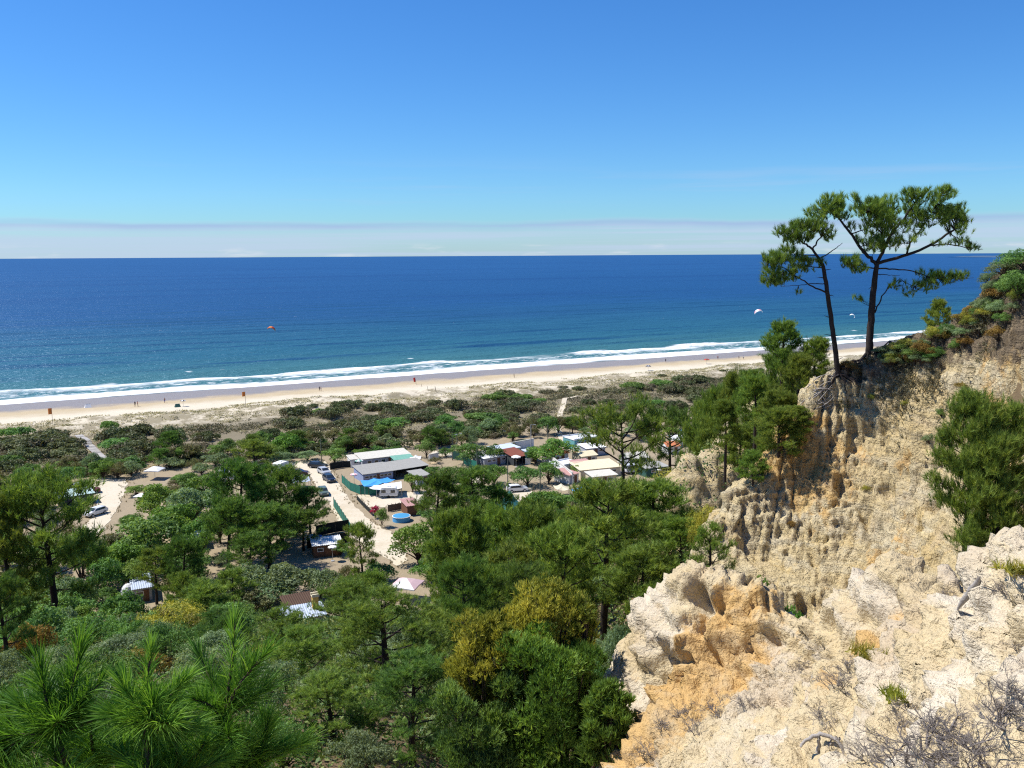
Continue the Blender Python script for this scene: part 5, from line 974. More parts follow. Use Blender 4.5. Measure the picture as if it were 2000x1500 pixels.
    # dome tent
    def dome(label, px, py, wpx, hh, mats):
        g = hit(px, py, CAMPZ); rr = wpx*g[1]/FPX/2; r = root('dome_tent', (g[0], g[1], CAMPZ), 0.4, label, 'tent', 'tents of the camp')
        for j, mt in enumerate(mats):
            V = []; F = []
            for i in range(12):
                if (i//2) % len(mats) != j: continue
                for u in range(5):
                    q = []
                    for aa, uu in ((i, u), (i+1, u), (i+1, u+1), (i, u+1)):
                        th = uu/5*math.pi/2; a = aa*math.pi/6; q.append((rr*math.cos(th)*math.cos(a)*1.15, rr*math.cos(th)*math.sin(a), hh*math.sin(th)**0.8))
                    F.append(tuple(range(len(V), len(V)+4))); V += q
            link('tent_panel', new_mesh('tent_panel', V, F, mt), r)
        pm('tent_pole', join([tube([(rr*1.17*math.cos(t_), 0, hh*1.01*max(0, math.sin(t_))**0.8) for t_ in np.linspace(0, math.pi, 9)], 0.03, 5)]), 'metal_pole', r); return r
    dome('blue and white dome tent standing above the pines', 440, 930, 28, 2.3, ['blue_canvas', 'white_canvas']); dome('white dome tent beside the grey roof below the pines', 252, 1172, 30, 2.4, ['white_canvas', 'kite_white']); dome('pale tent top behind the black mesh fence', 610, 1060, 22, 1.5, ['blue_roof', 'white_canvas'])
    g = hit(996, 990, CAMPZ); r = root('pyramid_tent', (g[0], g[1], CAMPZ), 0.5, 'teal pyramid tent between the pines', 'tent', 'tents of the camp'); hh = 3.2; a = 2.0
    for i in range(4):
        c0 = [(a, a), (-a, a), (-a, -a), (a, -a)]; p, q = c0[i], c0[(i+1) % 4]; V = [(0, 0, hh), (p[0]*0.45, p[1]*0.45, hh*0.48), (*p, 0), (*q, 0), (q[0]*0.45, q[1]*0.45, hh*0.48)]; link('tent_panel', new_mesh('tent_panel', V, [(0, 1, 4), (1, 2, 3, 4)], 'teal_canvas'), r)
    # left huts
    hut('hut with flat pale turquoise roof and dark front at the car park', (118, 992), (184, 982), 4.2, 2.0, 2.3, 'dark_wall', 'turquoise_roof', 1, door=False); pm_ = hut('little chimney block on the edge of the car park hut', (146, 970), (156, 969), 1.0, 2.6, 2.6, 'brown_wall', 'white_roof', 0, door=False, flat=True); hut('pale roofed hut showing above the left-hand pine', (34, 968), (66, 962), 3.5, 1.9, 2.1, 'cream_paint', 'cream_roof', 1)
    hut('hut with dark brown roof and beige wall among the trees', (336, 1066), (386, 1058), 4.0, 2.0, 2.4, 'beige_wall', 'brown_roof', 1); hut('hut with bright white roof below the dark brown roof', (367, 1076), (402, 1071), 3.0, 1.8, 2.2, 'beige_wall', 'white_roof', 0)
    hut('hut with white and grey roof and brown walls below the fence', (613, 1090), (667, 1084), 3.0, 2.0, 2.3, 'brown_wall', 'white_roof', 2); hut('grey roofed hut beside the white dome tent', (262, 1178), (298, 1172), 4.0, 2.0, 2.5, 'grey_wall', 'blue_roof', 1)
    hut('dark roofed hut low on the slope behind a pale roof', (562, 1218), (616, 1208), 3.0, 2.6, 3.0, 'dark_wall', 'brown_roof', 1); hut('pale grey roofed shack nearest the slope', (552, 1242), (636, 1228), 3.2, 2.2, 2.6, 'grey_wall', 'blue_roof', 2); hut('ochre block chimney beside the pale grey shack roof', (613, 1222), (624, 1220), 0.8, 3.8, 3.8, 'ochre_block', 'cream_roof', 0, door=False, flat=True)
    for lb, pix, h, mt in [('long low white wall at the top edge of the pine stand', [(472, 915), (526, 906)], 1.0, 'stone_white'), ('white boundary wall behind the white-roofed hut', [(988, 882), (1042, 872)], 1.9, 'white_paint'), ('low white wall below the white dome tent', [(206, 1180), (262, 1176)], 0.7, 'stone_white'), ('long white wall of the walled plot with terraces', [(1079, 914), (1118, 946)], 2.4, 'white_paint'), ('short pale wall beside the lane', [(838, 900), (856, 896)], 1.4, 'white_paint')]:
        P = [hit(px, py, CAMPZ)[:2] for px, py in pix]; d = P[1]-P[0]; ln = np.hypot(*d); r = root('boundary_wall', ((P[0][0]+P[1][0])/2, (P[0][1]+P[1][1])/2, CAMPZ), math.atan2(d[1], d[0]), lb, 'wall', 'walls of the camp'); pm('wall_face', bx(-ln/2, ln/2, -0.12, 0.12, 0, h), mt, r); pm('coping', bx(-ln/2-0.05, ln/2+0.05, -0.17, 0.17, h, h+0.1), 'pale_roof', r)
    # right huts
    hut('hut with long white roof in the middle of the camp', (946, 912), (1002, 903), 5.0, 2.1, 2.5, 'grey_wall', 'white_roof', 4); hut('hut with red-brown roof next to the white roof', (1004, 910), (1030, 905), 4.6, 2.2, 3.2, 'dark_wall', 'red_roof', 0, open_front=True); hut('hut with blue-grey roof behind the white roof', (972, 898), (1016, 891), 4.0, 2.6, 2.8, 'cream_paint', 'blue_roof', 2); hut('small shed beside the green water tank', (1034, 902), (1048, 900), 3.0, 2.0, 2.3, 'white_paint', 'blue_roof', 1)
    g = hit(1031, 906, CAMPZ); r = root('water_tank', (g[0], g[1], CAMPZ), 0, 'green water tank on a white stand', 'tank'); pm('stand', bx(-0.6, 0.6, -0.6, 0.6, 0, 1.4), 'white_paint', r); pm('tank_body', join([cyl(0.62, 1.4, 2.7, 16), cyl(0.62, 2.7, 2.95, 16, r2=0.25)]), 'green_wall', r); pm('lid', cyl(0.25, 2.95, 3.05, 10), 'dark_wall', r)
    hut('orange tiled hut at the corner of the walled plot', (1078, 908), (1110, 903), 4.0, 2.7, 3.1, 'white_paint', 'orange_roof', 1); hut('flat white terrace roof inside the walled plot', (1098, 928), (1135, 920), 4.0, 2.3, 2.4, 'white_paint', 'white_roof', 2, flat=True); hut('faded pink roof at the near corner of the walled plot', (1112, 946), (1130, 941), 4.2, 2.2, 2.5, 'white_paint', 'pink_roof', 1); hut('long cream roofed hut of the walled plot', (1134, 936), (1212, 928), 5.4, 2.3, 2.8, 'cream_paint', 'cream_roof', 4); hut('low pale hut in front of the long cream roof', (1158, 950), (1204, 945), 3.4, 2.0, 2.3, 'cream_paint', 'pale_roof', 2); hut('pink-tinged roof joined to the long cream roof', (1128, 928), (1158, 924), 3.0, 2.6, 3.0, 'white_paint', 'pink_roof', 1)
    hut('turquoise house with flat roof at the end of the footpath', (1122, 880), (1174, 873), 5.0, 3.0, 3.05, 'turquoise_wall', 'white_roof', 5, flat=True); hut('grey hut in front of the turquoise house', (1146, 892), (1182, 888), 4.0, 2.3, 2.6, 'grey_wall', 'white_roof', 2); hut('hut with light brown roof below the turquoise house', (1136, 908), (1166, 904), 4.0, 2.2, 2.8, 'cream_paint', 'cream_roof', 2, gable=True); hut('tiny orange roofed hutch beside the light brown roof', (1127, 902), (1136, 901), 1.6, 1.7, 1.9, 'brown_wall', 'orange_roof', 0, door=False)
    hut('hut with pale gabled roof between the two tall pine trunks', (1230, 914), (1266, 910), 4.5, 2.0, 2.9, 'grey_wall', 'pale_roof', 2, gable=True); hut('dark green hut with grey roof behind the leaning pine', (1262, 933), (1304, 928), 4.0, 2.4, 2.6, 'green_wall', 'grey_roof', 1); hut('terracotta roofed house behind the leaning pine', (1304, 888), (1328, 886), 4.0, 2.2, 3.0, 'white_paint', 'orange_roof', 1, gable=True); hut('white roof far behind the leaning pine', (1320, 874), (1344, 872), 3.5, 2.2, 2.5, 'white_paint', 'white_roof', 1)
    canopy('cream canopy below the long white wall', [(1080, 948), (1096, 944), (1112, 950), (1110, 956), (1090, 956)], CAMPZ+2.0, 'cream_roof'); canopy('blue and white awning below the walled plot', [(1116, 955), (1136, 949), (1142, 955), (1124, 962)], CAMPZ+1.9, 'blue_tarp'); canopy('pale blue canopy beside the blue awning', [(1138, 950), (1156, 943), (1164, 947), (1146, 955)], CAMPZ+2.0, 'blue_roof'); canopy('small pale blue canopy among trees by the dark pines', [(914, 955), (928, 953), (931, 957), (917, 959)], CAMPZ+2.2, 'blue_roof'); canopy('blue shade sail far behind the tall pine crown', [(1326, 838), (1348, 832), (1352, 836), (1334, 842)], CAMPZ+2.4, 'blue_tarp')
    parasol('thatched kiosk beside the long white wall', 1084, 944, 20, 'straw', 2.1, square=True, name='thatched_kiosk')
    for a in [('tall pale lamp post in front of the scrub', 1037, 876, 829, 'metal_pole', True), ('lamp post at the bend of the sandy lane', 893, 896, 846, 'dark_pole', True), ('lamp post with head beside the dark green gate', 884, 899, 848, 'dark_pole', True), ('tall dark pole standing before the olive tree', 992, 972, 893, 'dark_pole', False), ('dark pole in front of the brownish tree', 1055, 966, 914, 'dark_pole', False), ('pole with crossarm behind the parked cars', 628, 906, 858, 'dark_pole', False), ('thin pole at the end of the footpath', 1113, 872, 838, 'dark_pole', False), ('thin pole above the left car park hut', 67, 945, 915, 'dark_pole', False), ('thin pole beside the white caravan plot', 1070, 868, 830, 'dark_pole', False), ('dark pole beside the sandy track fence', 932, 920, 873, 'dark_pole', False)]:
        pole(*a)
camp()

def verge_weeds():
    """dry grass and weeds along the edges of the tracks: one mass"""
    rg = np.random.default_rng(19); C = []
    for o in col.objects:
        if o.type == 'MESH' and o.name.split('.')[0] in ('dirt_road', 'sandy_car_park', 'sandy_lane', 'sandy_yard', 'sandy_clearing', 'caravan_yard'):
            for v in o.data.vertices:
                for _ in range(3):
                    if vn(np.array([v.co.x/3]), np.array([v.co.y/3]), None, 9)[0] > -0.25: C.append((v.co.x+rg.normal(0, 0.5), v.co.y+rg.normal(0, 0.5), CAMPZ+0.02))
    C = np.array(C); V, F, T = needles(rg, C, nrm(rg.normal(0, 0.4, C.shape)+[0, 0, 1]), rg.uniform(0.25, 0.6, len(C)), 16, 0.05, 0.9, along=0.1); V[:, 2] = np.maximum(V[:, 2], CAMPZ)
    tag(link('verge_weeds', new_mesh('verge_weeds', V, F, 'dune_plants', attrs=dict(tint=T))), 'dry weeds along the edges of the sandy tracks', None, None, 'stuff')
verge_weeds()
def gnd_cliff(x, y):
    l = BVH[1].ray_cast(Vector((x, y, 70)), Vector((0, 0, -1)))[0]; return l.z if l is not None else hz(x, y)
# ------------------------------------------------------------------ the two pines on the cliff edge
def hero_pine(label, trunk, limbs, ell, seed, Y0, r0, gnd):
    """trunk/limbs as outlines measured on the photo, each limb with its own depth; ell = tuft masses (x, y, rx, ry, n)"""
    rg = np.random.default_rng(seed); q = lambda zx, zy, dy=0.0: at(1350+zx*0.3, 350+zy*0.3, Y0+dy)
    b = q(*trunk[0]); zg = gnd(b[0], b[1]); rt = root('cliff_pine', (b[0], b[1], zg), 0, label, 'pine tree', 'pines on the cliff edge'); org = np.array([b[0], b[1], zg]); tubes = []; nodes = []
    T = np.array([q(*p) for p in trunk])-org; T = np.vstack([[T[0][0], T[0][1], min(T[0][2], 0)-0.9], T])
    n = len(T); tt = np.linspace(0, n-1, n*4); TT = np.column_stack([np.interp(tt, np.arange(n), T[:, k]) for k in range(3)]); TT += rg.normal(0, 0.012, TT.shape); tubes.append(tube(TT, np.interp(tt/(n-1), [0, 0.15, 0.8, 1], [r0*1.9, r0, r0*0.72, r0*0.55]), 9))
    for pts, dy, ra, rb in limbs:
        L_ = np.array([q(x, y, dy*i/(len(pts)-1)) for i, (x, y) in enumerate(pts)])-org; k = len(L_); tt = np.linspace(0, k-1, k*4); P = np.column_stack([np.interp(tt, np.arange(k), L_[:, c]) for c in range(3)]); P[1:] += rg.normal(0, 0.018, P[1:].shape); tubes.append(tube(P, np.linspace(ra, rb, len(P)), 6)); nodes.append(P)
    ND = np.vstack(nodes); tp = []; ta = []
    for ex, ey, rx, ry, cnt in ell:
        for _ in range(int(cnt*1.45)):
            a = rg.uniform(0, 6.283); rr = math.sqrt(rg.uniform(0, 1)); c = q(ex+rx*rr*math.cos(a), ey+ry*rr*math.sin(a))-org
            near = ND[np.argmin(((ND-c)**2)[:, [0, 2]].sum(1))]; c[1] = near[1]+rg.normal(0, 0.35*rx*0.00866+0.18); tp.append(c)
            out = nrm(c-near+1e-6); ta.append(nrm(out*0.35+np.array([0, 0, 0.8])+rg.normal(0, 0.28, 3)))
            if rg.uniform() < 0.62:
                mid = (c+near)/2+rg.normal(0, 0.10, 3)-[0, 0, 0.08]; s = near if np.linalg.norm(c-near) < 1.5 else c+(near-c)*0.6
                tubes.append(tube(bez(s, mid, c, 4), [0.020, 0.015, 0.011, 0.007], 3))
    tp, ta = np.array(tp), np.array(ta); V, F, T_ = needles(rg, tp, ta, 0.33, 40, 0.019, 0.9)
    for k in range(14):      # dead stubs on the bare trunk
        b_ = TT[int(rg.integers(6, len(TT)-3))]; a = rg.uniform(0, 6.283); ln = rg.uniform(0.15, 0.55); tubes.append(tube(np.array([b_, b_+[math.cos(a)*ln*0.6, math.sin(a)*ln*0.6, 0.04], b_+[math.cos(a)*ln, math.sin(a)*ln, rg.uniform(-0.1, 0.15)]]), [0.03, 0.02, 0.008], 4))
    for k in range(26):      # exposed roots gripping the edge
        a = rg.uniform(0, 6.283); ln = rg.uniform(0.5, 1.5); P = []
        for u in np.linspace(0, 1, 7):
            x = org[0]+math.cos(a+0.5*u*rg.normal(0, 0.4))*ln*u+0.10*math.cos(a); y = org[1]+math.sin(a)*ln*u+0.10*math.sin(a); P.append((x, y, gnd(x, y)+0.05+0.10*(1-u)))
        P = np.array(P)
        if (np.diff(P[:, 2]) < -0.55).any(): P = P[:int(np.argmax(np.diff(P[:, 2]) < -0.55))+1]
        if len(P) < 3: continue
        tubes.append(tube(P-org, np.linspace(0.07, 0.018, len(P)), 5))
    link('trunk', new_mesh('trunk', *join(tubes), 'dark_bark', True), rt); link('crown', new_mesh('crown', V, F, 'pine_needles', attrs=dict(tint=T_)), rt); return rt
hero_pine('large pine with a wide forked crown standing on the cliff edge', [(1155, 1190), (1162, 1050), (1172, 900), (1183, 760), (1197, 640), (1207, 545)],
  [([(1205, 555), (1150, 500), (1100, 450), (1040, 355), (985, 280), (930, 215), (890, 190)], 0.5, 0.11, 0.03), ([(1210, 540), (1260, 440), (1310, 340), (1390, 250), (1450, 160), (1490, 110)], -0.4, 0.10, 0.03), ([(1215, 548), (1400, 495), (1560, 430), (1680, 350), (1760, 300), (1810, 260)], 0.9, 0.11, 0.03), ([(1560, 430), (1660, 425), (1780, 440), (1900, 455)], 1.4, 0.05, 0.012),
   ([(1270, 440), (1240, 350), (1180, 280), (1130, 200)], -0.9, 0.06, 0.02), ([(1400, 495), (1430, 400), (1500, 320), (1560, 230), (1620, 110)], -0.9, 0.06, 0.02), ([(1300, 360), (1330, 280), (1290, 200)], 0.9, 0.05, 0.02), ([(1040, 355), (1120, 330), (1200, 300)], -0.6, 0.04, 0.015), ([(1095, 445), (1150, 420), (1220, 400)], -0.5, 0.03, 0.012),
   ([(1190, 580), (1100, 565), (1000, 545)], -0.8, 0.045, 0.012), ([(1200, 580), (1310, 585), (1430, 595), (1510, 622)], 0.4, 0.05, 0.025), ([(1510, 622), (1620, 650), (1720, 655), (1840, 640)], 0.9, 0.025, 0.01), ([(1195, 870), (1240, 770), (1290, 690), (1360, 650), (1450, 700)], -0.7, 0.045, 0.012), ([(1200, 620), (1280, 622), (1360, 628)], 0.8, 0.03, 0.01), ([(1680, 350), (1740, 390), (1820, 410)], 0.3, 0.03, 0.01)],
  [(925, 150, 70, 50, 40), (1000, 130, 50, 40, 26), (880, 215, 105, 45, 46), (1010, 205, 90, 50, 44), (1110, 190, 80, 60, 48), (1210, 200, 90, 60, 54), (1330, 160, 90, 55, 50), (1440, 110, 80, 50, 44), (1540, 120, 70, 50, 38), (1620, 90, 40, 38, 20), (1250, 270, 110, 60, 60), (1380, 240, 110, 60, 60), (1500, 210, 90, 55, 44), (1600, 215, 70, 40, 26), (1690, 210, 60, 40, 26), (1755, 215, 55, 45, 30), (1810, 250, 35, 55, 26), (1660, 270, 90, 30, 20), (1130, 300, 90, 40, 30), (1450, 300, 90, 40, 26),
   (1150, 385, 70, 40, 30), (1190, 440, 70, 35, 28), (1300, 420, 90, 40, 26), (1400, 370, 90, 35, 16), (1250, 340, 80, 40, 26), (1770, 330, 70, 40, 16), (1800, 405, 60, 20, 12), (1890, 440, 35, 20, 12), (1640, 420, 60, 18, 6), (1020, 530, 70, 35, 26), (1070, 580, 60, 30, 20), (975, 550, 35, 28, 10), (1560, 625, 60, 30, 18), (1640, 650, 80, 40, 30), (1760, 630, 80, 25, 24), (1560, 685, 60, 25, 16), (1440, 700, 70, 30, 14), (1300, 690, 60, 40, 10), (1090, 780, 22, 14, 5), (1380, 740, 40, 20, 4)],
  501, 51.4, 0.22, gnd_cliff)
hero_pine('slender pine leaning left on the cliff edge', [(962, 1300), (945, 1180), (925, 1010), (898, 830), (880, 690), (862, 575), (832, 515)],
  [([(832, 515), (785, 450), (735, 415), (670, 380), (600, 345)], -0.6, 0.075, 0.02), ([(836, 515), (900, 480), (950, 445), (985, 415)], 0.5, 0.04, 0.012), ([(790, 455), (830, 390), (880, 350), (930, 330)], 0.6, 0.05, 0.015), ([(735, 415), (770, 350), (740, 290), (700, 275)], -0.2, 0.04, 0.012), ([(872, 735), (775, 690), (690, 635), (600, 575), (500, 560)], -0.8, 0.05, 0.015), ([(868, 680), (790, 680), (700, 690), (590, 700)], 0.5, 0.03, 0.01), ([(862, 575), (790, 570), (700, 570), (620, 530)], 0.4, 0.035, 0.01), ([(690, 635), (640, 600), (540, 640)], -0.6, 0.03, 0.01), ([(820, 500), (740, 495), (660, 480), (610, 455)], 0.4, 0.03, 0.01)],
  [(600, 345, 65, 40, 34), (690, 310, 60, 40, 32), (770, 300, 60, 40, 32), (850, 310, 70, 45, 36), (640, 395, 70, 30, 22), (730, 370, 60, 35, 22), (920, 370, 50, 35, 14), (640, 455, 45, 22, 16), (710, 480, 40, 18, 8), (500, 520, 55, 40, 30), (570, 510, 60, 35, 30), (650, 520, 55, 35, 24), (760, 540, 60, 30, 22), (500, 600, 55, 40, 30), (560, 650, 60, 35, 28), (640, 620, 60, 40, 24), (490, 665, 50, 30, 18), (720, 580, 60, 25, 16), (830, 545, 30, 25, 8), (715, 740, 18, 12, 3)],
  502, 51.2, 0.155, gnd_cliff)

# ------------------------------------------------------------------ plants on the cliffs
def cliff_plants():
    G1, G2 = 'pines clinging to the cliff', 'bushes on the cliff edge'
    for px, tp, Y, wd, lb in [(1530, 638, 57, 92, 'bushy pine left of the two cliff pines with its crown against the surf'), (1592, 668, 56, 84, 'low pine just behind the slender cliff pine'), (1562, 705, 54.5, 110, 'pine thicket under the bushy pine beside the cliff pines'), (1478, 742, 58, 90, 'young pine at the lower left of the cliff pines'), (1520, 772, 53.5, 100, 'young pine above the hanging pine of the cliff nose'),
                              (1420, 790, 62, 80, 'pine behind the cliff nose near the small outcrop'), (1835, 592, 56, 60, 'small pine peeking over the crest against the sea')]:
        ty('bushy', px, tp, Y, wd*0.9, lb, G1)
    for px, tp, Y, wd, lb in [(1905, 788, 30.0, 150, 'bright pine top rooted in the gully at the right edge'), (1965, 812, 30.6, 140, 'darker pine near the right edge beside the bright gully pine'), (1930, 868, 29.2, 160, 'middle boughs of the pine clump in the gully'), (1950, 975, 28.6, 130, 'shaded pine at the foot of the gully clump')]:
        ty('bushy', px, tp, Y, wd, lb, G1, 1.25)
    def on_cliff(px, py):
        d = ray(px, py); d = Vector(d/np.linalg.norm(d)); o = Vector((0, 0, EYE)); best = None
        for B in BVH:
            l = B.ray_cast(o, d)[0]
            if l is not None and (best is None or (l-o).length < (best-o).length): best = l
        return np.array(best) if best is not None else hit(px, py)
    for px, py, hp, wd, lb in [(1520, 890, 100, 120, 'pine hanging over the nose of the yellow cliff'), (1445, 925, 100, 100, 'pine below the hanging one on the cliff nose'), (1560, 850, 60, 80, 'small pine tucked against the top of the ochre face'), (1470, 945, 66, 84, 'lowest pine on the cliff nose'), (1490, 860, 74, 90, 'pine above the lowest ones on the cliff nose')]:
        g = on_cliff(px, py); mpp = g[1]/FPX; place('bushy', g[0], g[1], g[2]+hp*0.9*mpp, wd*0.82*mpp, lb, G1, g[2]-0.1, 1.3)
    for px, py, hp, wd, k, lb in [(1962, 540, 44, 84, 'near_round', 'dark bush on the skyline at the right edge'), (2002, 530, 56, 120, 'near_round', 'dark bush cut by the right edge at the skyline'), (1938, 588, 52, 60, 'near_round', 'dark bush at the top of the cliff crest'), (1990, 590, 80, 110, 'near_round', 'green bush below the skyline at the right edge'), (1952, 618, 44, 76, 'near_round', 'dark bush sprawling above the bare sand slope'), (1772, 682, 26, 84, 'gorse', 'low olive mat of scrub right of the large cliff pine'), (1730, 694, 26, 64, 'near_round', 'low dark bush at the foot of the large cliff pine'), (1826, 658, 24, 70, 'gorse', 'low scrub on the crest between the pine and the skyline bushes'), (1880, 630, 24, 60, 'rusty', 'reddish scrub on the rising crest'), (1950, 668, 40, 56, 'rusty', 'rusty creeping plant spilling down the sand slope'),
                              (1935, 560, 40, 60, 'near_round', 'dark bush where the crest meets the skyline'), (1975, 575, 50, 80, 'near_round', 'dark bush in front of the skyline bushes'), (1915, 612, 40, 56, 'near_round', 'dark scrub halfway down the crest'), (1965, 640, 40, 60, 'near_round', 'dark bush above the rusty plant'), (1850, 660, 34, 60, 'near_round', 'dark scrub on the middle of the crest'), (1895, 640, 30, 54, 'gorse', 'olive scrub next to the reddish one on the crest'), (1800, 680, 26, 50, 'near_round', 'dark scrub on the shaded crest below the small pine'),
                              (1838, 812, 20, 30, 'near_round', 'small round bush on the bare upper cliff'), (1815, 866, 26, 36, 'near_round', 'small dark bush in the middle of the cliff face'), (1770, 795, 18, 28, 'gorse', 'tiny scrub clump high on the cliff face'), (1655, 722, 22, 50, 'rusty', 'dry scrub between the two cliff pines'), (1880, 760, 18, 34, 'rusty', 'dry tuft on the bare slope above the gully pine'), (1700, 780, 16, 26, 'gorse', 'small tuft under the large cliff pine'), (1545, 1030, 18, 26, 'rusty', 'dry tuft in the shaded part of the cliff'), (1690, 960, 18, 24, 'gorse', 'tuft clinging to the middle of the yellow cliff')]:
        g = on_cliff(px, py); mpp = g[1]/FPX; place(k, g[0], g[1], g[2]+hp*mpp, wd*mpp, lb, G2, g[2]-0.1)
    for px, tp, Y, wd, k, lb in [(1495, 1108, 17.6, 120, 'bright', 'green bush growing behind the crest of the near spur'), (1550, 1140, 17.2, 80, 'bright', 'low green sprig behind the dip in the spur crest'), (1380, 970, 58, 90, 'gorse', 'rusty brown bush tucked under the cliff nose')]:
        ty(k, px, tp, Y, wd, lb, G2)
cliff_plants()
def crest_bushes():
    rg = np.random.default_rng(71); grp = []
    for k in range(34):
        px = 1725+275*((k+0.5)/34)+rg.normal(0, 6); c = np.interp(px, [1700, 1760, 1820, 1870, 1915, 1945, 2000], [706, 676, 655, 626, 594, 550, 505]); py = c+rg.uniform(8, np.interp(px, [1725, 1850, 1930, 2000], [30, 60, 80, 110]))
        d = ray(px, py); l = BVH[1].ray_cast(Vector((0, 0, EYE)), Vector(d/np.linalg.norm(d)))[0]
        if l is None: continue
        m = l.y/FPX; kind = ('near_round', 'near_round', 'near_round', 'gorse', 'rusty')[int(rg.integers(5))]; grp.append(place(kind, l.x, l.y, l.z+rg.uniform(20, 42)*m, rg.uniform(34, 64)*m, 'low dark scrub bush on the shaded cliff crest', 'scrub bushes on the shaded crest', l.z-0.12))
    order(grp, 'the low scrub bushes on the shaded crest')
crest_bushes()

# ------------------------------------------------------------------ young pine right below the camera, bottom left
def needle_pine():
    rg = np.random.default_rng(77); Y0 = 4.3; g = np.array([-1.9, 4.3, hz(-1.9, 4.3)]); rt = root('young_pine', tuple(g), 0, 'young pine with long bright needles right below the viewpoint', 'pine tree'); tubes = []; B = []; D = []; Tn = []
    q = lambda px, py, dy=0.0: at(px, py, Y0+dy)-g
    def shoot(a, b_, r=0.011, n=270, L=0.17):
        a = np.asarray(a, float); b_ = np.asarray(b_, float); ax = b_-a; ln = np.linalg.norm(ax); ax = ax/ln; bend = rg.normal(0, 0.08*ln, 3); L = L*rg.uniform(0.75, 1.15); n = int(n*rg.uniform(0.6, 1.15)); P = bez(a, (a+b_)/2+bend, b_, 6); tubes.append(tube(P, np.linspace(r, r*0.45, 6), 6))
        u = rg.uniform(0.02, 1.0, n)**0.8; base_ = np.column_stack([np.interp(u*5, np.arange(6), P[:, k]) for k in range(3)]); rad = nrm(np.cross(rg.normal(size=(n, 3)), ax)); ang = np.interp(u, [0, 0.6, 1], [1.05, 0.78, 0.30])*rg.uniform(0.5, 1.6, n)
        d = nrm(ax*np.cos(ang)[:, None]+rad*np.sin(ang)[:, None]+[0, 0, 0.28]); B.append(base_); D.append(d*(L*rg.uniform(0.75, 1.2, n))[:, None]); Tn.append(np.clip(rg.uniform(0.2, 0.9)+rg.normal(0, 0.18, n), 0, 1))
    leaders = [((112, 1500), (108, 1432), -0.15, [(78, 1300), (158, 1255), (200, 1330), (40, 1380), (150, 1390), (225, 1375)]), ((290, 1520), (283, 1418), -0.3, [(296, 1268), (362, 1330), (238, 1330), (330, 1400), (225, 1400), (375, 1420)]), ((412, 1500), (436, 1402), 0.1, [(458, 1215), (388, 1280), (526, 1272), (520, 1345), (378, 1365), (480, 1320)]), ((500, 1545), (500, 1495), 0.2, [(520, 1420), (470, 1440)]), ((20, 1530), (10, 1480), 0.2, [(10, 1370), (50, 1430), (-40, 1400)]), ((180, 1540), (190, 1490), 0.1, [(180, 1400), (250, 1450), (130, 1440)]), ((350, 1540), (350, 1500), -0.1, [(340, 1420), (400, 1450), (300, 1440)])]
    for s0, fk, dy, tips in leaders:
        f = q(*fk, dy); s = q(*s0, dy); bot = np.array([s[0]*0.25, s[1]*0.4, max(0.3, s[2]-1.2)]); tubes.append(tube(bez(bot, (bot+s)/2+[0, 0, 0.2], f, 8), np.linspace(0.03, 0.014, 8), 6)); tubes.append(tube(np.array([[0, 0, -0.3], bot*0.5, bot]), [0.06, 0.05, 0.03], 6))
        shoot(s, f, 0.014, 420); [shoot(f, q(*t_, dy+rg.normal(0, 0.10))) for t_ in tips]
        for k in range(5): shoot(f, f+nrm(rg.normal(0, 1, 3)*[1, 1, 0.25]+[0, 0, 0.5])*rg.uniform(0.16, 0.30), 0.008, 190)
        for k in range(3): shoot(s, s+nrm(rg.normal(0, 1, 3)*[1, 1, 0.3]+[0, 0, 0.35])*rg.uniform(0.25, 0.4))
    B_, D_, T_ = np.vstack(B), np.vstack(D), np.concatenate(Tn); n = len(B_); sd = nrm(np.cross(D_, rg.normal(size=(n, 3))))*0.0021; dr = np.column_stack([np.zeros(n), np.zeros(n), -0.10*np.linalg.norm(D_, axis=1)])
    m = B_+D_*0.55; tip = B_+D_+dr; V = np.stack([B_-sd, B_+sd, m+sd, m-sd, tip], 1).reshape(-1, 3); i = np.arange(n)*5; F = np.vstack([np.column_stack([i, i+1, i+2]), np.column_stack([i, i+2, i+3]), np.column_stack([i+3, i+2, i+4])])
    link('crown', new_mesh('crown', V, F, 'near_needles', attrs=dict(tint=np.repeat(T_, 5))), rt); link('trunk', new_mesh('trunk', *join(tubes), 'bark', True), rt)
needle_pine()

# ------------------------------------------------------------------ dead wood, dry shrubs, tufts on the near spur
def fine_hit(px, py):
    d = ray(px, py); d = d/np.linalg.norm(d); l = BVH[0].ray_cast(Vector((0, 0, EYE)), Vector(d))[0]
    return np.array(l) if l is not None else hit(px, py)
def dry_shrub_mesh(seed, h=0.55, n0=9, depth=5, spread=0.62, r0=0.009):
    rg = np.random.default_rng(seed); tubes = []
    def grow(p, d, ln, r, k):
        e = p+d*ln; tubes.append(tube(np.array([p, (p+e)/2+rg.normal(0, 0.04*ln, 3), e]), [r, r*0.85, r*0.7], 3))
        if k: 
            for _ in range(rg.integers(2, 4)): grow(p+(e-p)*rg.uniform(0.45, 1.0), nrm(d+rg.normal(0, spread, 3)*[1, 1, 0.7]+[0, 0, 0.18]), ln*rg.uniform(0.55, 0.82), r*0.66, k-1)
    for _ in range(n0): grow(np.array([rg.normal(0, 0.03), rg.normal(0, 0.03), 0]), nrm(rg.normal(0, 0.7, 3)*[1, 1, 0.3]+[0, 0, 0.9]), h*rg.uniform(0.25, 0.42), r0, depth)
    return new_mesh('dry_shrub', *join(tubes), 'dry_twig')
def gz(x, y):
    l = BVH[0].ray_cast(Vector((x, y, 70)), Vector((0, 0, -1)))[0]; return l.z if l is not None else hz(x, y)
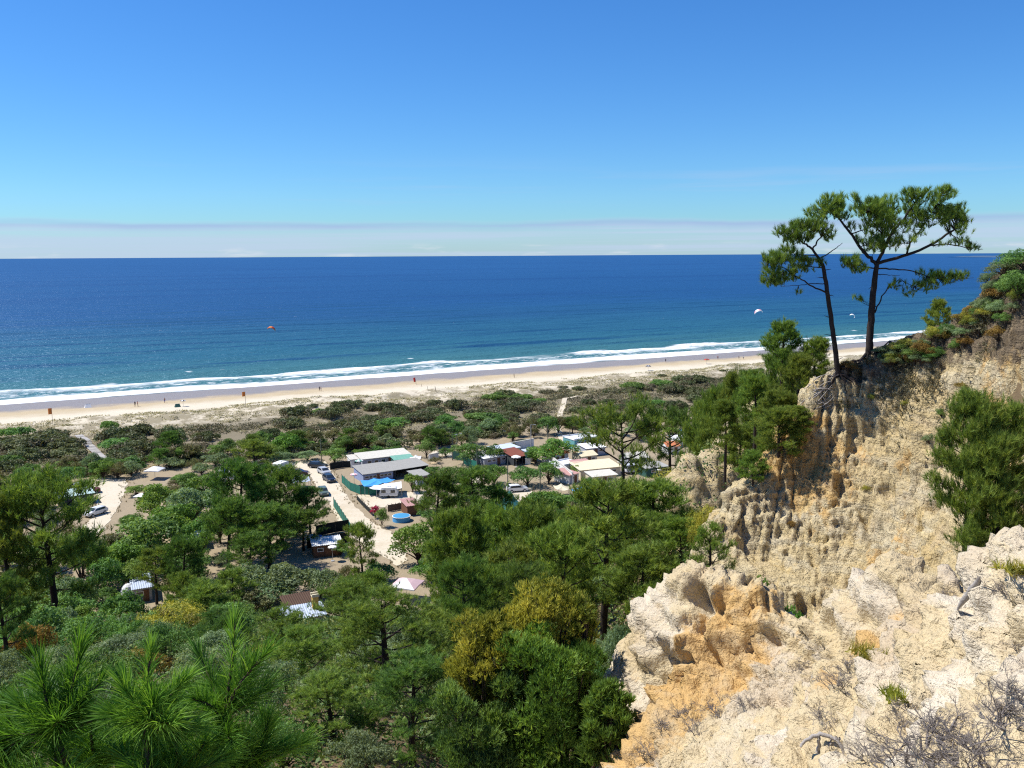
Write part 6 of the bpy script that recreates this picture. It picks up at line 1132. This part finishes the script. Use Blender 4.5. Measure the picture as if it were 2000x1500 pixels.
def spur_details():
    rg = np.random.default_rng(9); DS = [dry_shrub_mesh(i, n0=8) for i in (1, 2, 3)]
    k = 0
    for px, py, wpx, lb in [(1400, 1390, 90, 'grey dry shrub below the orange hollow of the spur'), (1335, 1400, 70, 'small dry shrub beside the grey one below the orange hollow'), (1640, 1345, 100, 'grey dry shrub in the middle of the spur slope'), (1610, 1400, 90, 'dry shrub under the middle of the spur slope'), (1960, 1150, 90, 'dry shrub beside the log near the right edge'), (1985, 1260, 60, 'dry shrub at the right edge under the crest'), (1800, 1470, 210, 'large leafless dry shrub in the lower right corner'), (1880, 1490, 230, 'tangled dry shrub at the bottom edge right of the dead root'), (1960, 1420, 200, 'tall dry shrub in the lower right corner at the edge'), (1700, 1480, 120, 'low dry shrub beside the pale dead root'), (1990, 1350, 120, 'dry shrub at the right edge above the corner'), (1290, 1420, 60, 'tiny dry shrub at the foot of the spur by the green bush'), (1260, 1470, 80, 'dry brown shrub at the bottom by the green bush'), (1560, 1300, 50, 'wisp of dry twigs under the notch of the spur'), (1745, 1400, 60, 'wisp of dry twigs below the grass tuft'), (1840, 1430, 180, 'pale dry shrub above the tangled one in the corner'), (1930, 1480, 200, 'dense dry shrub at the very bottom right'), (1760, 1490, 150, 'dry shrub at the bottom edge beside the dead root'), (1360, 1430, 80, 'dry twiggy shrub on the orange slope'), (1450, 1370, 60, 'dry wisp under the orange face'), (1660, 1310, 80, 'dry shrub behind the grass tuft'), (1850, 1160, 60, 'dry twigs beside the log')]:
        g = fine_hit(px, py); s = wpx*g[1]/FPX/0.62; o = link('dry_shrub', DS[k % 3], None, (g[0], g[1], g[2]-0.05), rg.uniform(0, 6.28), (s, s, s*0.62)); tag(o, lb, 'shrub', 'dry shrubs on the near spur'); k += 1
    for px, py, sz, lb in [(1692, 1285, 0.30, 'bright green grass tuft in the middle of the spur'), (1745, 1365, 0.17, 'small grass tuft below the middle of the spur'), (1978, 1120, 0.2, 'grass tuft by the right edge near the crest')]:
        g = fine_hit(px, py); P = np.tile([0, 0, 0.0], (40, 1))+rg.normal(0, 0.30*sz, (40, 3))*[1, 1, 0]; V, F, T = needles(rg, P, nrm(rg.normal(0, 0.55, (40, 3))+[0, 0, 1]), sz*rg.uniform(0.4, 1.0, 40), 7, 0.012, 0.7, along=0.1)
        V[:, 2] = np.maximum(V[:, 2], -0.05); tag(link('grass_tuft', new_mesh('grass_tuft', V, F, 'gorse_leaves', attrs=dict(tint=T)), None, (g[0], g[1], g[2]+0.02)), lb, 'plant', 'grass tufts on the near spur')
    # weathered log and dead root
    ya, yb_ = fine_hit(1872, 1192)[1], fine_hit(1914, 1126)[1]; U = np.linspace(0, 1, 9); P = np.array([at(1872+42*u, 1192-66*u, ya+(yb_-ya)*u-0.05+0.02*math.sin(u*3.1)) for u in U])+rg.normal(0, 0.007, (9, 3)); o = P[0].copy()
    V, F = join([tube(P-o, np.interp(np.linspace(0, 1, 9), [0, 0.3, 0.9, 1], [0.010, 0.036, 0.030, 0.005]), 8), tube(np.array([P[6]-o, P[6]-o+[0.05, 0.02, 0.08], P[6]-o+[0.07, 0.02, 0.14]]), [0.016, 0.012, 0.005], 6)]); tag(link('weathered_log', new_mesh('weathered_log', V, F, 'driftwood', True), None, tuple(o)), 'short weathered log lying on the pale slope near the right edge', 'log')
    g = fine_hit(1600, 1470); S = [[(1560, 1460), (1585, 1440), (1612, 1436), (1640, 1445)], [(1600, 1440), (1598, 1470), (1585, 1505)], [(1622, 1438), (1618, 1470), (1625, 1500)], [(1635, 1440), (1650, 1470), (1640, 1495)]]; tubes = []
    for k, s in enumerate(S):
        P = np.array([at(px, py, g[1]-0.05+0.06*math.sin(i+k)) for i, (px, py) in enumerate(s)])-g; n = len(P); tt = np.linspace(0, n-1, n*3); Q = np.column_stack([np.interp(tt, np.arange(n), P[:, c]) for c in range(3)]); Q += rg.normal(0, 0.011, Q.shape); tubes.append(tube(Q, np.interp(np.linspace(0, 1, len(Q)), [0, 0.5, 1], [0.014, 0.026, 0.018]), 7))
    tag(link('dead_root', new_mesh('dead_root', *join(tubes), 'driftwood', True), None, tuple(g)), 'forked pale dead root sticking out of the slope at the bottom', 'root')
    # fallen dead branches below the slender pine
    tubes = []; g = at(1600, 770, 50.6); g[2] = hz(g[0], g[1])
    for k in range(22):
        a = at(1575+rg.uniform(-10, 25), 760, 50.6+rg.normal(0, 0.4)); b = at(1630+rg.uniform(-15, 10), 740, 50.8+rg.normal(0, 0.4)); m_ = (a+b)/2
        for q_ in (a, b, m_): q_[2] = gnd_cliff(q_[0], q_[1])+rg.uniform(0.03, 0.25)
        tubes.append(tube(bez(a, m_+rg.normal(0, 0.12, 3), b, 6)-g, np.linspace(0.03, 0.012, 6), 4))
    tag(link('fallen_branches', new_mesh('fallen_branches', *join(tubes), 'driftwood', True), None, tuple(g)), 'tangle of fallen grey branches below the slender pine', 'branches')
spur_details()
def slope_scrub():
    """dark dry scrub and roots scattered over the shaded crest of the far cliff: one mass"""
    rg = np.random.default_rng(66); X = []; n = 0
    P = []
    for _ in range(5200):
        px = rg.uniform(1640, 1990); c = np.interp(px, [1640, 1700, 1760, 1820, 1870, 1915, 1945, 2000], [735, 706, 676, 655, 626, 594, 550, 505]); py = c+abs(rg.normal(0, 1))*np.interp(px, [1640, 1760, 1900, 2000], [16, 44, 60, 20])
        Y = np.interp(px, [1640, 1700, 1760, 1820, 1870, 1915, 1945, 2000], [51, 51, 50, 49, 48, 47, 46.3, 45])-(py-c)*0.022; p = at(px, py, Y); P.append((p[0], p[1]))
    P = np.array(P); keep = vn(P[:, 0]/0.9, P[:, 1]/0.9, None, 5) > -0.15; P = P[keep]; z = height(P[:, 0], P[:, 1])+0.12; C = np.column_stack([P, z])+rg.normal(0, 0.10, (len(P), 3)); V, F, T = needles(rg, C, nrm(rg.normal(0, 0.8, C.shape)+[0, 0, 0.5]), 0.22, 6, 0.03, 0.9)
    tag(link('crest_scrub', new_mesh('crest_scrub', V, F, 'dune_brown_leaves', attrs=dict(tint=T))), 'dry heath and roots covering the shaded crest of the cliff', None, None, 'stuff')
slope_scrub()
# ------------------------------------------------------------------ beach: people, signs, kites
def person_mesh(name, shirt, shorts):
    J = {'pel': (0, 0, 0.95), 'chest': (0, 0, 1.32), 'neck': (0, 0, 1.50), 'head': (0, 0.02, 1.66), 'top': (0, 0.01, 1.76), 'sl': (-0.19, 0, 1.42), 'el': (-0.27, -0.03, 1.15), 'wl': (-0.25, 0.08, 0.90), 'hl': (-0.25, 0.10, 0.82), 'sr': (0.19, 0, 1.42), 'er': (0.28, 0.02, 1.15), 'wr': (0.27, 0.12, 0.92), 'hr': (0.27, 0.14, 0.84), 'kl': (-0.11, 0.05, 0.50), 'al': (-0.12, -0.02, 0.09), 'fl': (-0.12, 0.15, 0.04), 'kr': (0.11, 0.10, 0.50), 'ar': (0.12, 0.16, 0.09), 'fr': (0.12, 0.33, 0.04), 'tl': (-0.10, 0, 0.90), 'tr': (0.10, 0, 0.90)}
    E = [('pel', 'chest'), ('chest', 'neck'), ('neck', 'head'), ('head', 'top'), ('chest', 'sl'), ('sl', 'el'), ('el', 'wl'), ('wl', 'hl'), ('chest', 'sr'), ('sr', 'er'), ('er', 'wr'), ('wr', 'hr'), ('pel', 'tl'), ('tl', 'kl'), ('kl', 'al'), ('al', 'fl'), ('pel', 'tr'), ('tr', 'kr'), ('kr', 'ar'), ('ar', 'fr')]
    rad = dict(pel=0.15, chest=0.16, neck=0.06, head=0.105, top=0.07, sl=0.065, sr=0.065, el=0.045, er=0.045, wl=0.033, wr=0.033, hl=0.04, hr=0.04, tl=0.10, tr=0.10, kl=0.06, kr=0.06, al=0.042, ar=0.042, fl=0.04, fr=0.04)
    ks = list(J); me = bpy.data.meshes.new(name); me.from_pydata([J[k] for k in ks], [(ks.index(a), ks.index(b)) for a, b in E], []); o = bpy.data.objects.new(name, me); col.objects.link(o)
    md = o.modifiers.new('skin', 'SKIN'); sv = me.skin_vertices[0].data
    for i, k in enumerate(ks): sv[i].radius = (rad[k], rad[k]*(0.75 if k in ('pel', 'chest') else 1)); sv[i].use_root = (k == 'pel')
    ss = o.modifiers.new('sub', 'SUBSURF'); ss.levels = 1; dg = bpy.context.evaluated_depsgraph_get(); m2 = bpy.data.meshes.new_from_object(o.evaluated_get(dg)); bpy.data.objects.remove(o)
    m2.materials.clear()
    for m in ('skin', shirt, shorts, 'hair'): m2.materials.append(MATS[m])
    for p in m2.polygons:
        c = p.center; r = 0
        if c.z > 1.70 or (c.z > 1.62 and c.y < -0.02): r = 3
        elif 0.98 < c.z < 1.48 and abs(c.x) < 0.26: r = 1
        elif 0.52 < c.z <= 0.98 and abs(c.x) < 0.23: r = 2
        p.material_index = r; p.use_smooth = True
    return m2
def beach():
    bz = lambda px, py: (lambda g: (g[0], g[1], hz(g[0], g[1])))(hit(px, py))
    PM = [person_mesh('person', 'dark_cloth', 'dark_cloth'), person_mesh('person', 'red_shirt', 'dark_cloth'), person_mesh('person', 'skin', 'blue_canvas'), person_mesh('person', 'white_shirt', 'dark_cloth')]
    ppl = [(264, 794, 0, 'person in dark clothes, left one of a pair walking on the beach'), (269, 794, 1, 'person in a red top, right one of a pair walking on the beach'), (322, 787, 2, 'person in blue shorts standing alone near the wet sand'), (624, 764, 0, 'person in dark clothes walking the wet sand below the surf'), (627, 764, 2, 'person in shorts walking beside one in dark clothes on the wet sand'), (1004, 738, 0, 'person standing alone in the middle of the beach'), (1300, 708, 0, 'dark figure at the edge of the wet sand'), (1402, 702, 1, 'person in red walking near the far waterline'), (1452, 702, 3, 'person in white at the far end of the beach'), (1443, 702, 0, 'person in dark clothes at the far end of the beach')]
    for px, py, k, lb in ppl: tag(link('person', PM[k], None, bz(px, py), (px*1.7) % 6.28), lb, 'person', 'people on the beach')
    def bpar(label, px, py, wpx, mats, h=1.9):
        g = bz(px, py); return parasol(label, px, py, wpx, mats, h, base_z=g[2])
    bpar('dark beach parasol furthest down the sand', 1266, 724, 12, ['dark_cloth', 'grey_wall']); bpar('reddish beach parasol near the far people', 1380, 711, 12, ['red_cloth', 'brown_wall']); bpar('striped beach parasol above the foredune', 358, 794, 11, ['dark_cloth', 'white_canvas'])
    def shelter(label, px, py, mat, s=1.0):
        g = bz(px, py); r = root('beach_tent', g, 0.6, label, 'tent', 'beach shelters'); V = [(-1.1, -0.8, 0), (1.1, -0.8, 0), (1.1, 0.9, 0), (-1.1, 0.9, 0), (-0.8, 0.1, 1.3), (0.8, 0.1, 1.3)]; V = [(x*s, y*s, z*s) for x, y, z in V]; link('tent_sheet', new_mesh('tent_sheet', V, [(0, 1, 5, 4), (1, 2, 5), (2, 3, 4, 5), (3, 0, 4)], mat), r); pm('tent_pole', bx(-0.8*s, 0.8*s, 0.08*s, 0.12*s, 1.28*s, 1.33*s), 'metal_pole', r)
    shelter('white beach shelter near the left end of the beach', 172, 796, 'white_canvas', 0.9); shelter('low dark beach shelter beside the striped parasol', 347, 795, 'green_wall', 0.8)
    def sign(label, px, pyb, pyt, pw, ph, mat, lean=0.0):
        g = bz(px, pyb); h = at(px, pyt, g[1])[2]-g[2]; r = root('beach_flag', g, 0, label, 'flag', 'flags on the beach'); r.rotation_euler = (0, lean, 0); pm('pole', cyl(0.05, 0, h, 6), 'wood_post', r); V = []
        for i in range(5):
            for z in (h-ph, h): V.append((-0.05-pw*i/4, 0.10*math.sin(i*1.6), z-0.03*i))
        F = [(2*i, 2*i+1, 2*i+3, 2*i+2) for i in range(4)]; V = np.array(V); V2 = np.vstack([V, V+[0, 0.02, 0]]); link('flag_cloth', new_mesh('flag_cloth', V2, F+[tuple(k+10 for k in f[::-1]) for f in F], mat), r)
    sign('orange banner on a pole at the left end of the foredune', 103, 828, 797, 1.0, 1.7, 'orange_cloth'); sign('orange banner on a pole further along the foredune', 480, 796, 765, 0.9, 1.4, 'orange_cloth'); sign('red flag on a leaning pole beside the wet sand', 813, 751, 737, 0.7, 1.6, 'red_cloth', -0.15)
    for px, pb, pt, lb in [(852, 766, 755, 'short leaning post on the edge of the dunes'), (836, 762, 754, 'thin stake in the sand near the red flag'), (824, 756, 750, 'thin stake next to the red flag')]:
        g = bz(px, pb); h = max(1.0, at(px, pt, g[1])[2]-g[2]); r = root('stake', g, 0, lb, 'post', 'stakes in the sand'); r.rotation_euler = (0, -0.2, 0); pm('shaft', cyl(0.09 if px > 845 else 0.05, 0, h, 6), 'wood_post', r); pm('cap', cyl(0.11 if px > 845 else 0.06, h, h+0.06, 6), 'wood_post', r)
    def kite(label, px, py, Y, wpx, mats, tilt=0.3):
        p = at(px, py, Y); rr = wpx*Y/FPX/2; r = root('kite', tuple(p), tilt, label, 'kite', 'kites over the sea'); r.rotation_euler = (0.5, tilt, 0.2)
        for j, mt in enumerate(mats):
            V = []; F = []
            for i in range(12):
                if (i//3) % len(mats) != j: continue
                for u in range(3):
                    for aa, uu in ((i, u), (i+1, u), (i+1, u+1), (i, u+1)):
                        a = math.pi*aa/12; ch = (0.25+0.75*math.sin(a))*0.8*rr; V.append((rr*math.cos(a), ch*(uu/3-0.5), rr*0.8*math.sin(a)+0.12*rr*math.sin(math.pi*uu/3)))
                    F.append(tuple(range(len(V)-4, len(V))))
            link('canopy_panel', new_mesh('canopy_panel', V, F, mt), r)
        pm('leading_edge', tube([(rr*math.cos(a), -0.4*rr*(0.25+0.75*math.sin(a)), rr*0.8*math.sin(a)) for a in np.linspace(0, math.pi, 13)], 0.10*rr, 6), mats[0], r)
        pm('lines', join([tube([(s*rr, 0, 0), (s*0.1*rr, -2, -18)], 0.012, 3) for s in (-1, 1)]), 'dark_cloth', r)
    kite('orange kite flying over the water at left', 530, 644, 430, 15, ['orange_cloth', 'red_cloth'], 0.3); kite('pink and white kite over the water left of the pines', 1481, 611, 520, 16, ['kite_white', 'pink_cloth'], -0.2); kite('thin white crescent kite seen between the cliff pine trunks', 1664, 618, 560, 11, ['kite_white'], 0.5)
beach()
def boardwalks():
    def walk(pix, wd, label, name, pmat, zoff):
        P = [hit(px, py, 2.0)[:2] for px, py in pix]; r = root(name, (P[0][0], P[0][1], 0), 0, label, 'boardwalk'); c = P[0]; me = None
        tot = [0]
        for a, b in zip(P[:-1], P[1:]): tot.append(tot[-1]+np.hypot(*(b-a)))
        PA = np.array(P); n = int(tot[-1]/0.42)
        V, F = bx(-0.19, 0.19, -wd/2, wd/2, -0.04, 0.04); me = new_mesh('plank', V, [tuple(f) for f in F.tolist()], pmat)
        for k in range(n):
            u = (k+0.5)*0.42; x = np.interp(u, tot, PA[:, 0]); y = np.interp(u, tot, PA[:, 1]); x2 = np.interp(u+0.1, tot, PA[:, 0]); y2 = np.interp(u+0.1, tot, PA[:, 1])
            link('plank', me, r, (x-c[0], y-c[1], hz(x, y)+zoff), math.atan2(y2-y, x2-x))
    walk([(152, 851), (165, 862), (180, 877), (206, 902)], 1.9, 'grey plank boardwalk crossing the dune at left', 'boardwalk', 'plank', 0.35)
    P = [hit(px, py, 2.0)[:2] for px, py in [(1150, 772), (1104, 782), (1099, 795), (1092, 815), (1089, 835), (1095, 850), (1098, 858), (1092, 866)]]
    V = []; F = []; PA = np.array(P); d = np.concatenate([[0], np.cumsum(np.hypot(*np.diff(PA, axis=0).T))]); uu = np.arange(0, d[-1], 1.0); X = np.interp(uu, d, PA[:, 0]); Y = np.interp(uu, d, PA[:, 1]); tx, ty_ = np.gradient(X), np.gradient(Y); ln = np.hypot(tx, ty_)
    for x, y, a, b in zip(X, Y, tx/ln, ty_/ln):
        for o in (-0.75, 0.0, 0.75): px_, py_ = x-b*o, y+a*o; V.append((px_, py_, hz(px_, py_)+0.14))
    n = len(X); F = [(3*i+j, 3*i+j+1, 3*i+j+4, 3*i+j+3) for i in range(n-1) for j in (0, 1)]; me = new_mesh('footpath', V, F, 'dirt_track'); tag(link('footpath', me), 'pale sandy footpath winding through the scrub to the beach', None, None, 'structure')
boardwalks()
def headland():
    V = []; F = []; n = 40; xs = np.linspace(0, 1, n)
    for i, u in enumerate(xs):
        p = at(1945+150*u, 494, 9000); h = 9*(sstep(u, 0, 0.5)+0.4*vn(np.array([u*9]), np.array([0.3]))[0])*sstep(u, 0, 0.15)+1
        V += [(p[0], 9000+500*u, -2), (p[0], 9080+500*u, h), (p[0], 9900+500*u, h+2), (p[0], 10100+500*u, -2)]
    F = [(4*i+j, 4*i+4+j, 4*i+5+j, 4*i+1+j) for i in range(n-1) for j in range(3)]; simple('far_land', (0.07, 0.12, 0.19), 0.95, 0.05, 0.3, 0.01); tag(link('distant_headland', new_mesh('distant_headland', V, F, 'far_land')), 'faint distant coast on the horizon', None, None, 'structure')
headland()
